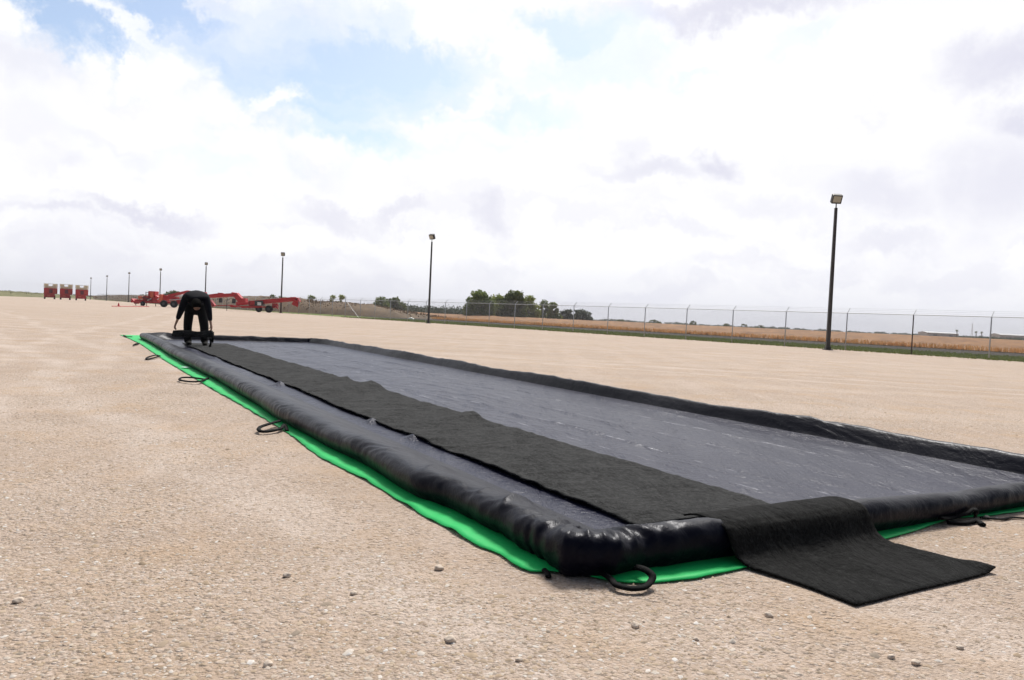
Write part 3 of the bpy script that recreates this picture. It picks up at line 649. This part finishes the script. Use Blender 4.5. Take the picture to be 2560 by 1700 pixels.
# ------------------------------------------------------------ lamp poles
mt_dk=mt_bronze
POLES=[(2069,44.5,0,'tallest and nearest dark lamp pole, in front of the fence at the right'),(1071,77.5,-.5,'second nearest lamp pole, left of the tree clump'),
 (702,113.9,.1,'third lamp pole from the right, by the hooked end of the red conveyor'),(512,152.6,.5,'fourth lamp pole from the right, just right of the bending person'),
 (399,192,.5,'fifth lamp pole from the right, behind the left red trailer'),(321,231,.6,'sixth lamp pole from the right, left of the red machinery'),
 (266,274,.6,'seventh lamp pole from the right, second from the left'),(226,315,.3,'farthest leftmost lamp pole, next to the three red units')]
for px,Y,yaw,lab in POLES:
    b=gx(px,Y); root=empty('lamp_pole',(b.x,b.y,0)); tag(root,lab,'lamp pole','lamp poles along the fence')
    m=MB(); h=8.25; V=[]
    for z,s in ((0,.105),(h,.075)):
        V+=[b+Vector((x*s,y*s,z)) for x,y in ((-1,-1),(1,-1),(1,1),(-1,1))]
    for v in V: pass
    lean=Vector((-.004*0,0,0)); V=[Vector((v.x,v.y,v.z)) for v in V]
    m.add(V,[(0,1,5,4),(1,2,6,5),(2,3,7,6),(3,0,4,7),(4,5,6,7)]); m.build('pole',mt_bronze,root,bevel=.02)
    m=MB(); m.box((b.x,b.y,.03),(.46,.46,.06)); m.box((b.x,b.y,.14),(.28,.28,.16)); m.build('base_plate',mt_bronze,root,bevel=.015)
    m=MB(); m.tube([(b.x,b.y,h),(b.x,b.y,h+.32)],.035,8); m.build('neck',mt_bronze,root)
    rot=Matrix.Rotation(yaw,3,'Z')@Matrix.Rotation(R(28),3,'X'); c=Vector((b.x,b.y,h+.52))
    m=MB(); m.box(c,(.56,.30,.52),rot); fx=m.build('lamp_head',mt_bronze,root,bevel=.03)
    m=MB(); m.box(c+rot@Vector((-.02,-.155,.02)),(.44,.02,.36),rot); m.build('lens',mt_lens,root)
# ------------------------------------------------------------ fence
fence=empty('chain_link_fence',(*strip(0,0),0)); tag(fence,'galvanised chain link fence with barbed wire arms along the yard edge','fence')
xs=[2720,2472,2278,2113,1961,1829,1714,1610,1518,1432,1355.5,1285.5,1221.8,1164.8,1111.6,1063.5,1018.5,975,936.5,900,862.6]
posts=[]
for i,x in enumerate(xs):
    k=(x-1280)/F   # intersect column with fence line
    s=0
    for Y in [0]:
        # p = FB+FD*t ; p.x-k*p.y=0
        t=(k*FB.y-FB.x)/(FD.x-k*FD.y); p=FB+FD*t
    g_=gx(x,p.y-0); posts.append(Vector((g_.x,p.y)))
posts=[posts[0]+(posts[0]-posts[1])]+posts
nB=60; cB=posts[-1]; 
kink=Vector((-62,156))
def along(d):
    L1=(kink-cB).length
    return cB+(kink-cB).normalized()*d if d<L1 else kink+(FAR-kink).normalized()*(d-L1)
for i in range(1,nB+1): posts.append(along(i*4.4))
RAILH=2.24; OUT=Vector((FN.x,FN.y,0))
dark={3}
for i,p in enumerate(posts):
    m=MB(); r=.034; hh=RAILH
    if i==len(xs): r=.05; hh=RAILH+.45
    m.tube([(p.x,p.y,-.05),(p.x,p.y,hh)],r,8)
    po=m.build('post',mt_rust if i==3 else mt_galv,fence,smooth=True)
    if i==3: tag(po,'dark rusty fence post')
    if i!=len(xs):
        m=MB(); q=Vector((p.x,p.y,RAILH)); m.bar(q,q+OUT*.30+Vector((0,0,.30)),.03,.03); 
        a=m.build('barb_arm',mt_galv,None); a.parent=po; a.matrix_parent_inverse=Matrix.Translation(fence.location).inverted()@Matrix.Identity(4)
        a.matrix_parent_inverse=Matrix.Identity(4); a.parent=None; a.parent=po
        pw=Matrix.Translation(fence.location)@po.matrix_parent_inverse; a.matrix_parent_inverse=pw.inverted()
def poly_tube(zo,off,r,name,mat):
    m=MB(); pts=[Vector((p.x+OUT.x*off,p.y+OUT.y*off,zo)) for p in posts]; m.tube(pts,r,5); return m.build(name,mat,fence)
poly_tube(RAILH,0,.022,'top_rail',mt_galv)
for k in (.33,.66,.98): poly_tube(RAILH+.30*k,.30*k,.005,'barbed_wire',mt_galv)
V=[];Fc=[];uv=[];s=0
for i,p in enumerate(posts):
    if i: s+=(p-posts[i-1]).length
    V+=[Vector((p.x,p.y,.03)),Vector((p.x,p.y,RAILH))]; uv+=[(s,0),(s,RAILH)]
    if i: Fc.append((2*i-2,2*i,2*i+1,2*i-1))
o=link_mesh('chain_link',V,Fc,mt_chain,fence,smooth=False); l=o.data.uv_layers.new(name='UVMap')
for lp in o.data.loops: l.data[lp.index].uv=uv[lp.vertex_index]
c=cB; m=MB(); q=posts[len(xs)-1]; m.bar(Vector((c.x,c.y,RAILH-.1)),Vector((q.x*.9+c.x*.1,q.y*.9+c.y*.1,.1)),.024,.024); m.build('brace',mt_galv,fence)
# ------------------------------------------------------------ leaf clouds
def leaf_mesh(name,centers,n,size,mat,parent=None,flat=.0,zmin=.05):
    """centers: list of (c, (rx,ry,rz), weight)"""
    wts=np.array([c[2] for c in centers],float); wts/=wts.sum(); idx=rng.choice(len(centers),n,p=wts)
    C=np.array([tuple(c[0]) for c in centers])[idx]; Rd=np.array([c[1] for c in centers])[idx]
    d=rng.standard_normal((n,3)); d/=np.linalg.norm(d,axis=1)[:,None]; rad=rng.random(n)**(1/2.6)
    P=C+d*Rd*rad[:,None]*(1+.15*rng.standard_normal((n,1))); P[:,2]=np.maximum(P[:,2],zmin)
    a=rng.standard_normal((n,3)); a/=np.linalg.norm(a,axis=1)[:,None]; b=np.cross(a,rng.standard_normal((n,3))); b/=np.linalg.norm(b,axis=1)[:,None]
    s=size*rng.uniform(.5,1.3,n)[:,None]; 
    V=np.stack([P-a*s-b*s*.5,P+a*s-b*s*.5,P+a*s*.6+b*s*.6,P-a*s*.7+b*s*.5],1).reshape(-1,3)
    me=bpy.data.meshes.new(name); me.vertices.add(4*n); me.vertices.foreach_set('co',V.astype('f').ravel()); me.loops.add(4*n); me.loops.foreach_set('vertex_index',np.arange(4*n,dtype='i')); me.polygons.add(n); me.polygons.foreach_set('loop_start',np.arange(0,4*n,4,dtype='i')); me.update()
    me.materials.append(mat); o=bpy.data.objects.new(name,me); col.objects.link(o)
    if parent: o.parent=parent; o.matrix_parent_inverse=Matrix.Translation(parent.location).inverted()
    return o
def tree(x0,x1,ytop,ybase,Y,mat,label,n=5000,kind='mesquite_tree',blobs=9,low=.35,size=None,group='trees beyond the fence',flat=False):
    xm=(x0+x1)/2; b=gx(xm,Y); top=PP(xm,ytop,Y).z*1.06; hw=(x1-x0)/2/F*Y*1.12
    root=empty(kind,(b.x,b.y,0)); tag(root,label,'tree',group)
    C=[]
    for i in range(blobs):
        t=(i+.5)/blobs*2-1; t+=random.uniform(-.12,.12); env=math.sqrt(max(.05,1-t*t*.85)); rr=hw*random.uniform(.28,.42)
        for z0 in (random.uniform(.62,.84),random.uniform(.42,.6),random.uniform(.18,.36)) :
            zc=top*z0*(env if z0>.4 else 1); C.append((Vector((b.x+t*hw*.95,b.y+random.uniform(-.5,.5)*hw,zc)),(rr,rr,min(rr,top*.22)*random.uniform(.7,1.1)),1))
    C.append((Vector((b.x+random.uniform(-.2,.2)*hw,b.y,top*.82)),(hw*.62,hw*.5,top*.14),1.6))
    leaf_mesh('crown',C,n,size or max(.16,hw*.085),mat,root,zmin=top*low*.4)
    m=MB()
    for k in range(3):
        a=random.uniform(0,6.28); q=Vector((b.x+math.cos(a)*hw*.35,b.y+math.sin(a)*hw*.35,top*.6)); mid_=Vector((b.x+math.cos(a)*hw*.08,b.y,top*.25))
        m.tube([(b.x,b.y,0),mid_,q],[top*.035,top*.026,top*.01],6)
    m.build('trunk',mt_bark,root,smooth=True)
tree(1168,1232,727,790,150,mt_leafA,'tall loose pale tree at the left end of the tree clump',7000)
tree(1212,1262,737,790,156,mt_leafC,'yellow green tree second from left in the clump',5000)
tree(1250,1309,727,792,146,mt_leafB,'dark dense round tree, the highest in the middle of the clump',9000)
tree(1300,1345,739,792,152,mt_leafC,'yellow green tree right of the dark round tree',5000)
tree(1343,1372,751,795,158,mt_leafA,'small grey green tree between the yellow green tree and the clump end',3500,blobs=6)
tree(1368,1398,756,797,150,mt_leafA,'low tree at the right end of the dense clump',3500,blobs=6)
tree(1398,1432,774,800,165,mt_leafF,'small separate bush tree right of the clump',2500,blobs=5)
tree(1430,1476,774,802,170,mt_leafF,'wide low tree standing last on the right of the clump',2500,blobs=6)
tree(932,972,742,778,170,mt_leafA,'left tree of the low pair beyond the fence corner',3500)
tree(960,1012,746,778,172,mt_leafB,'right darker tree of the low pair beyond the fence corner',3500)
tree(820,842,737,768,190,mt_leafC,'left one of two small round trees over the bank',1500,blobs=4)
tree(843,864,737,768,190,mt_leafC,'right one of two small round trees over the bank',1500,blobs=4)
tree(764,790,738,764,190,mt_leafA,'small wide tree over the bank between the third pole and the round pair',1500,blobs=4)
tree(672,690,736,760,190,mt_leafB,'small dark tree over the bank left of the third lamp pole',1200,blobs=3)
tree(690,712,741,760,180,mt_leafA,'tiny pale tree over the bank at the third lamp pole',1000,blobs=3)
tree(412,450,727,755,230,mt_leafB,'dark wide tree behind the left red trailer',2500,blobs=5)
# low thicket and distant treelines (uncountable masses)
C=[]
for px in np.arange(985,1180,5):
    Y=210; b=gx(px,Y); z=PP(px,763+(px-985)*.035+random.uniform(-2,3),Y).z; C.append((Vector((b.x,b.y+random.uniform(-6,6),z*.45)),(2.2,3,z*.55),1))
o=leaf_mesh('thicket',C,9000,.22,mt_leafF); tag(o,'low green thicket behind the dry field between the tree clumps','thicket',kind='stuff')
C=[]
for px in np.arange(-150,2900,7):
    Y=900; b=gx(px,Y); h=1.6+2.2*max(0,fbm(px*.012,1.1,0,4)+.3); C.append((Vector((b.x,Y+random.uniform(-20,20),h*.5)),(4,6,h*.55),h))
o=leaf_mesh('treeline',C,26000,.75,mt_leafF,zmin=.2); tag(o,'thin hazy line of far trees along the horizon','treeline',kind='stuff')
bl=['nearest round bush on the field horizon, right of the wide low tree','dark bump of a bush on the horizon left of the tall pole gap','round dark bush standing highest on the field horizon','small bush on the horizon right of the highest one','low bush on the horizon before the seventh fence post','tiny last bush on the field horizon at its right']
for (x0,x1,yt),lb in zip([(1540,1562,799),(1622,1652,800),(1724,1740,802),(1806,1826,809),(1852,1866,810),(1892,1912,813)],bl):
    tree(x0,x1,yt,812,330,mt_leafB,lb,700,kind='bush',blobs=3,group='bushes on the field horizon')
# ------------------------------------------------------------ field crop, verge grass, banks
def canopy():
    V=[];Fc=[]; offs=[30,31,32,33,34,35,36,37.5,39,41,43,45,48,56,66,80,100,130,170,230,320,460]; ts=np.concatenate([np.arange(-150,110,.6),np.arange(110,240,6)])
    n=len(offs)
    for t in ts:
        for k,of in enumerate(offs):
            p=strip(t,of+.8*fbm(t*.25,of*.1,2,3)); h=.95*sstep(29.5,44,of)
            h+= (.10*fbm(p.x*.3,p.y*.3,4,3)+.16*fbm(p.x*1.1,p.y*1.1,4,3)) if k else 0; h=max(h,-.03)
            V.append(Vector((p.x,p.y,h)))
    for i in range(len(ts)-1):
        for k in range(n-1): a=i*n+k; Fc.append((a,a+1,a+n+1,a+n))
    o=link_mesh('dry_crop',V,Fc,mt_crop); tag(o,'dry orange brown crop standing beyond the fence','crop',kind='stuff')
canopy()
def tufts(name,n,area,hgt,wid,mat,label,cat):
    V=np.zeros((n,3,3)); 
    P=np.array([area() for _ in range(n)]); ang=rng.uniform(-.9,.9,n); w_=wid*rng.uniform(.5,1.5,n); h=hgt*rng.uniform(.4,1.15,n); ln=rng.normal(0,.25,n)*h
    V[:,0,:]=P-np.stack([np.cos(ang)*w_,np.sin(ang)*w_,0*w_],1); V[:,1,:]=P+np.stack([np.cos(ang)*w_,np.sin(ang)*w_,0*w_],1); V[:,2,:]=P+np.stack([ln,ln*.3,h],1)
    me=bpy.data.meshes.new(name); me.vertices.add(3*n); me.vertices.foreach_set('co',V.astype('f').ravel()); me.loops.add(3*n); me.loops.foreach_set('vertex_index',np.arange(3*n,dtype='i')); me.polygons.add(n); me.polygons.foreach_set('loop_start',np.arange(0,3*n,3,dtype='i')); me.update()
    me.materials.append(mat); o=bpy.data.objects.new(name,me); col.objects.link(o); tag(o,label,cat,kind='stuff')
def a1():
    p=strip(random.uniform(-60,110),29.6+random.random()**1.6*10); return (p.x,p.y,0)
tufts('crop_stalks',15000,a1,.45,.07,mt_stalk,'ragged dry stalks at the front of the crop field','crop')
def a2():
    t=random.uniform(-40,74); p=strip(t,random.uniform(-.6,11)); return (p.x,p.y,-.02)
tufts('verge_grass',26000,a2,.14,.07,mt_grass,'short green grass along the foot of the fence','grass')
def bank(name,pts,wd,hts,mat,label):
    V=[];Fc=[]; P=[]
    for (a,ha),(b,hb) in zip(list(zip(pts,hts))[:-1],list(zip(pts,hts))[1:]):
        a,b=Vector(a),Vector(b); n=int((b-a).length/1.6)+1
        for i in range(n): P.append((a.lerp(b,i/n),ha+(hb-ha)*i/n,(b-a).normalized()))
    K=14
    for p,h,d in P:
        nr=Vector((-d.y,d.x))
        for k in range(K+1):
            u=k/K*2-1; q=p+nr*u*wd; hh=h*max(0,1-u*u)**.7; hh*=1+.22*fbm(q.x*.18,q.y*.18,3,4); hh+=.25*min(1,h)*fbm(q.x*.9,q.y*.9,1,3)*(1-u*u); V.append(Vector((q.x,q.y,max(-.05,hh-.03))))
    for i in range(len(P)-1):
        for k in range(K): a=i*(K+1)+k; Fc.append((a,a+1,a+K+2,a+K+1))
    o=link_mesh(name,V,Fc,mat); tag(o,kind='structure'); return P
Pb=bank('embankment',[(-15,146),(-26,136),(-46,150),(-100,226),(-172,336),(-230,420)],8,[.1,2.0,2.7,2.5,2.3,1.6],mt_brush,'')
def a3():
    p,h,d=random.choice(Pb); u=random.uniform(-1,1); q=p+Vector((-d.y,d.x))*u*7.5; return (q.x,q.y,max(0,h*max(0,1-u*u)**.7*.9-.1))
tufts('bank_brush',16000,a3,.55,.22,mt_brush,'dry brown brush covering the bank behind the fence','brush')
Pl=bank('grassy_bank',[(-215,398),(-200,330),(-190,268),(-230,262),(-420,300)],9,[1.0,1.5,1.9,2.4,2.2],mt_olive,'')
def a4():
    p,h,d=random.choice(Pl); u=random.uniform(-1,1); q=p+Vector((-d.y,d.x))*u*8; return (q.x,q.y,max(0,h*max(0,1-u*u)**.7*.9-.1))
tufts('bank_grass',7000,a4,.5,.25,mt_olive,'olive grass on the low bank at the far left','grass')
# ------------------------------------------------------------ far buildings, palms, mast at right
def far_building(x0,x1,yt,Y,mat,label,dep=14):
    a,b=gx(x0,Y),gx(x1,Y); h=PP((x0+x1)/2,yt,Y).z; root=empty('warehouse',((a.x+b.x)/2,Y+dep/2,0)); tag(root,label,'warehouse','far pale warehouses on the horizon')
    c=((a.x+b.x)/2,Y+dep/2); w_=b.x-a.x
    m=MB(); m.box((c[0],c[1],h*.4),(w_,dep,h*.8)); m.build('wall',mat,root)
    m=MB(); V=[(c[0]-w_/2-.3,c[1]-dep/2-.3,h*.8),(c[0]+w_/2+.3,c[1]-dep/2-.3,h*.8),(c[0]+w_/2+.3,c[1]+dep/2+.3,h*.8),(c[0]-w_/2-.3,c[1]+dep/2+.3,h*.8),(c[0]-w_/2-.3,c[1],h),(c[0]+w_/2+.3,c[1],h)]
    m.add(V,[(0,1,5,4),(2,3,4,5),(0,4,3),(1,2,5),(0,3,2,1)]); m.build('roof',mt_galv,root)
    m=MB(); n=max(1,int(w_/12))
    for i in range(n): 
        m=MB(); m.box((c[0]-w_/2+(i+.5)*w_/n,c[1]-dep/2-.03,h*.28),(3,.1,h*.5)); m.build('door',mt_rim,root)
far_building(2318,2396,830,600,mt_ware,'long pale warehouse left of the first palm on the horizon')
far_building(2500,2600,835.5,620,mt_ware,'pale warehouse at the right edge of the horizon')
def palm(px,yt,Y,label):
    b=gx(px,Y); h=PP(px,yt,Y).z; root=empty('palm_tree',(b.x,b.y,0)); tag(root,label,'palm','three palms on the far horizon')
    m=MB(); m.tube([(b.x,b.y,0),(b.x+.2,b.y,h*.5),(b.x,b.y,h*.85)],[.35,.28,.22],6); m.build('trunk',mt_bark,root,smooth=True)
    m=MB()
    for k in range(16):
        a=k*.39+.1; el_=random.uniform(-.5,.9); t=Vector((b.x,b.y,h*.86)); d=Vector((math.cos(a),math.sin(a),0)); L_=h*.17
        p1=t+d*L_*.55+Vector((0,0,el_*L_*.7)); p2=t+d*L_+Vector((0,0,(el_-.6)*L_)); s=Vector((-d.y,d.x,0))*.35
        m.add([t-s*.3,t+s*.3,p1+s,p1-s,p2],[(0,1,2,3),(3,2,4)])
    m.build('fronds',mt_leafB,root)
palm(2391,823,520,'leftmost and tallest palm on the far horizon'); palm(2439,827,540,'middle palm on the far horizon, right of the mast'); palm(2453,828,560,'rightmost palm on the far horizon')
Y=700; b=gx(2429,Y); h=PP(2429,809,Y).z; m=MB()
for s in (-1,1): m.bar((b.x+s*.9,b.y,0),(b.x+s*.15,b.y,h),.16,.16)
for k in range(9): z=h*k/9; w_=.9-.75*k/9; m.bar((b.x-w_,b.y,z),(b.x+w_*.9,b.y,z+h/9),.10,.10); m.bar((b.x-w_,b.y,z),(b.x+w_,b.y,z),.10,.10)
o=m.build('radio_mast',mt_galv); tag(o,'thin lattice radio mast between the palms on the horizon','mast')
C=[]
for px in np.arange(2395,2600,5):
    Y=420; b=gx(px,Y); z=PP(px,838+(px-2395)*.05+random.uniform(-2,2),Y).z; C.append((Vector((b.x,b.y+random.uniform(-6,6),z*.5)),(3,4,z*.5),1))
o=leaf_mesh('far_shrubs',C,6000,.3,mt_leafF); tag(o,'dark green shrub mass before the warehouses at the right horizon','shrubs',kind='stuff')
# ------------------------------------------------------------ red machinery
def wheel(parent,px,py,rpx,Y,wd=.35,off=0):
    c=PP(px,py,Y+off); r=rpx/F*Y; c.z=r
    m=MB(); pts=[]
    m.tube([c+Vector((0,-wd/2,0)),c+Vector((0,-wd/2+.05,0)),c+Vector((0,wd/2-.05,0)),c+Vector((0,wd/2,0))],[r*.93,r,r,r*.93],20); wv=m.build('wheel',mt_dark,parent,smooth=False)
    m=MB(); m.tube([c+Vector((0,-wd/2-.02,0)),c+Vector((0,-wd/2+.04,0))],[r*.38,r*.52],14); rim=m.build('rim',mt_rim,None)
    rim.parent=wv; rim.matrix_parent_inverse=wv.matrix_parent_inverse.inverted() if False else (Matrix.Translation(parent.location)@wv.matrix_parent_inverse).inverted()
def bars(name,lst,Y,mat,parent,bevel=.02):
    """lst of (x0,y0,x1,y1,thick_px,width_m,off)"""
    m=MB()
    for x0,y0,x1,y1,th,wm,of in lst:
        m.bar(PP(x0,y0,Y+of),PP(x1,y1,Y+of),wm,th/F*Y)
    return m.build(name,mat,parent,bevel=bevel)
def Z(x,y): return 320+x*.1948,700+y*.1948
def zb(x0,y0,x1,y1,th,wm,of=0): a=Z(x0,y0); b=Z(x1,y1); return (a[0],a[1],b[0],b[1],th*.1948,wm,of)
# right conveyor trailer
Y=112; p0=gx(672,Y); T1=empty('conveyor_trailer',(p0.x,p0.y,0)); tag(T1,'red conveyor trailer with a hooked boom end, parked rightmost of the machinery','trailer','red conveyor trailers')
bars('boom',[zb(1560,296,2150,244,52,.9),zb(1400,312,1580,298,30,.9),zb(2100,236,2180,244,36,1.0)],Y,mt_red,T1)
bars('boom_head',[zb(2170,235,2192,285,42,1.0),zb(2165,275,2140,330,32,.9)],Y,mt_red,T1)
bars('frame',[zb(1330,335,1900,352,16,1.4),zb(1470,345,1700,345,26,1.2),zb(1880,300,1925,368,14,.3,-.4),zb(1890,300,1890,350,36,.8),zb(1580,300,1600,350,20,.8)],Y,mt_red,T1)
bars('hitch',[zb(1290,322,1420,335,12,.3),zb(1325,340,1390,345,16,.5)],Y,mt_red,T1)
bars('engine',[zb(1640,298,1740,300,62,1.1,-.3),zb(1650,262,1665,290,10,.2,-.3)],Y,mt_black,T1)
m=MB(); m.box(PP(*Z(1685,305),Y-.95),(.55,.1,.45)); m.build('engine_panel',mt_white,T1,bevel=.02)
a,b=Z(1810,372); wheel(T1,a,b,46*.1948,Y,.45,-.9); a,b=Z(1680,385); wheel(T1,a,b,40*.1948,Y,.45,-.2)
bars('jack',[zb(1268,262,1268,396,6,.08),zb(1245,398,1292,400,8,.4)],Y,mt_black,T1)
# middle conveyor trailer
Y=122; p0=gx(520,Y); T2=empty('conveyor_trailer',(p0.x,p0.y,0)); tag(T2,'red conveyor trailer with gooseneck boom partly hidden behind the bending person','trailer','red conveyor trailers')
bars('boom',[zb(530,205,780,148,30,1.0),zb(780,158,1000,178,44,1.0),zb(980,212,1360,192,44,1.0),zb(1060,190,1190,176,14,.6),zb(1160,172,1220,176,18,.5)],Y,mt_red,T2)
bars('boom_head',[zb(1340,180,1400,192,48,1.1),zb(1385,185,1455,265,62,1.1),zb(1440,262,1525,262,52,1.2),zb(1400,290,1530,292,22,1.0)],Y,mt_red,T2)
bars('hanger',[zb(1190,235,1190,290,26,.5),zb(1360,240,1358,300,26,.5)],Y,mt_black,T2)
bars('frame',[zb(430,292,1050,305,22,1.6),zb(640,262,760,262,50,1.3),zb(1050,260,1110,335,34,.8),zb(1090,330,1350,322,10,.4),zb(540,262,690,246,12,1.0),zb(530,225,640,235,40,1.0)],Y,mt_red,T2)
bars('rail',[zb(530,258,720,244,7,.2,-.8),zb(640,208,720,205,12,.2,-.6)],Y,mt_white,T2)
a,b=Z(460,335); wheel(T2,a,b,44*.1948,Y,.45,-.8); a,b=Z(590,340); wheel(T2,a,b,44*.1948,Y,.45,-.8)
# left equipment trailer
Y=128; p0=gx(365,Y); T3=empty('equipment_trailer',(p0.x,p0.y,0)); tag(T3,'red equipment trailer with cabinets and orange panels at the left of the machinery','trailer')
bars('frame',[zb(70,278,640,295,24,1.8),zb(70,245,120,300,20,1.6),zb(120,268,300,262,26,1.4),zb(60,262,130,258,20,.4)],Y,mt_red,T3)
bars('cabinet',[zb(285,185,370,190,86,1.4),zb(220,235,400,245,60,1.4),zb(360,210,400,235,30,1.0)],Y,mt_red,T3)
bars('panel',[zb(412,226,446,226,86,.8,-.8),zb(292,190,325,190,70,.3,-.85),zb(140,220,195,228,34,.6,-.7)],Y,mt_orange,T3)
bars('hopper',[zb(450,235,520,240,86,1.3),zb(500,215,545,235,44,1.1)],Y,mt_red,T3)
bars('arm',[zb(170,215,300,255,10,.2,-.9),zb(230,150,232,235,7,.1,-.5),zb(262,150,264,235,7,.1,-.5),zb(228,160,268,160,6,.1,-.5),zb(150,200,150,250,7,.1),zb(150,192,205,188,8,.1)],Y,mt_black,T3)
bars('pipe',[zb(375,250,408,236,10,.2,-.9),zb(250,262,300,240,8,.2,-.9)],Y,mt_white,T3)
bars('leg',[zb(100,290,100,345,7,.1),zb(85,346,125,346,6,.4)],Y,mt_red,T3); bars('leg',[zb(355,290,356,372,6,.1)],Y,mt_black,T3); bars('leg',[zb(238,290,240,356,6,.1),zb(165,290,168,352,8,.1)],Y,mt_red,T3)
a,b=Z(190,325); wheel(T3,a,b,30*.1948,Y,.3,-.9); a,b=Z(205,320); 
# bar and cone on the ground
p=gx(318,118); q=gx(372,118); m=MB(); 
a_=gp(280,766.5); b_=gp(372,767.5); m.tube([a_+Vector((0,0,.06)),b_+Vector((0,0,.06))],.05,6); o=m.build('red_pipe',mt_red); tag(o,'thin red pipe lying on the gravel left of the machinery','pipe')
m=MB(); c=gp(296.5,766.5); m.box((c.x,c.y,.02),(.4,.4,.04)); m.tube([(c.x,c.y,.04),(c.x,c.y,.5)],[.16,.03],10); o=m.build('traffic_cone',mt_red); tag(o,'small red cone standing beside the pipe on the gravel','cone')
m=MB(); c=gp(1027,800); m.tube([(c.x-.3,c.y,.12),(c.x,c.y,.16),(c.x+.4,c.y,.1)],[.12,.2,.12],8); o=m.build('white_bag',mt_white); tag(o,'small white bag lying at the grass edge left of the second pole','bag')
# three red units at far left
def unit(x0,x1,yt,yb,Y,label,dark_left):
    g0=gx((x0+x1)/2,Y); az_=math.atan2(g0.x,g0.y); w_=(x1-x0)/F*Y*math.cos(az_); root=empty('red_machine',(g0.x,g0.y,0),-az_); b=Vector((0,0,0)); tag(root,label,'machine','red machines at the far left')
    zt=PP((x0+x1)/2,yt,Y).z; zm=zt*.48; D=3.2
    m=MB(); m.box((b.x-.08*w_,b.y,(zm+.35)/2+.1),(w_*.80,D,zm-.35)); m.build('lower_body',mt_red,root,bevel=.06,local=True)
    m=MB(); m.box((b.x,b.y,(zm+zt)/2+.05),(w_,D,zt-zm)); m.build('upper_body',mt_red,root,bevel=.06,local=True)
    m=MB(); m.box((b.x-.28*w_,b.y-D/2-.12,zm+.62*(zt-zm)),(w_*.24,.25,(zt-zm)*.9)); m.build('door',mt_red,root,bevel=.04,local=True)
    m=MB(); m.box((b.x+.02*w_,b.y-D/2-.05,zm+.5*(zt-zm)),(w_*.24,.12,(zt-zm)*.7)); m.build('grille',mt_maroon,root,local=True)
    m=MB()
    for k in range(3): m.box((b.x+.32*w_,b.y-D/2-.04,zm+(.35+.2*k)*(zt-zm)),(w_*.26,.08,.07))
    m.build('louvre',mt_orange,root,local=True)
    m=MB(); m.box((b.x-.15*w_,b.y-D/2-.08,zm*.72),(w_*.22,.16,zm*.16)); m.build('lamp_panel',mt_orange,root,bevel=.02,local=True)
    for s in (-.42,.3):
        for dy in (-1,1):
            c=Vector((b.x+s*w_,b.y+dy*(D/2-.9),.5)); m=MB(); m.tube([c-Vector((.2,0,0)),c+Vector((.2,0,0))],.5,16); m.build('wheel',mt_dark,root,local=True)
    hh=PP((x0+x1)/2,yt-12,Y).z-zt
    m=MB()
    for s,ww in ((-.33,.30),(.3,.34)): m.box((b.x+s*w_,b.y-.2,zt+hh*.72),(w_*ww,D*.6,hh*.42))
    m.build('top_box',mt_pale,root,bevel=.05,local=True)
    m=MB(); z1=zt+hh*.95
    for sx in (-.5,-.17,.17,.5):
        for sy in (-1,1): m.bar((b.x+sx*w_,b.y+sy*D*.45,zt),(b.x+sx*w_,b.y+sy*D*.45,z1),.09,.09)
    for zz in (z1,zt+hh*.45):
        for sy in (-1,1): m.bar((b.x-.5*w_,b.y+sy*D*.45,zz),(b.x+.5*w_,b.y+sy*D*.45,zz),.08,.08)
    m.build('top_railing',mt_white,root,local=True)
    m=MB(); m.box((b.x,b.y,zt+hh*.26),(w_*.92,D*.8,hh*.5)); m.build('top_deck',mt_pale,root,local=True)
unit(109,143,721,745.5,205,'leftmost of the three red machines with cream tops',0)
unit(149,181,722.5,747,205,'middle one of the three red machines with cream tops',1)
unit(188,220,725,748.5,205,'rightmost of the three red machines with cream tops',1)
# ------------------------------------------------------------ haze
HAZE=.0002
if HAZE:
    m=MB(); m.box((0,1200,17),(5000,3000,36)); hm=newmat('haze'); n=hm.node_tree.nodes; o_=n.new('ShaderNodeOutputMaterial'); v=n.new('ShaderNodeVolumePrincipled'); v.inputs['Color'].default_value=(.9,.92,.97,1); v.inputs['Density'].default_value=HAZE; v.inputs['Anisotropy'].default_value=.2
    hm.node_tree.links.new(v.outputs[0],o_.inputs['Volume']); o=m.build('haze',hm); tag(o,kind='stuff',label='thin pale haze over the far field and trees',cat='haze')
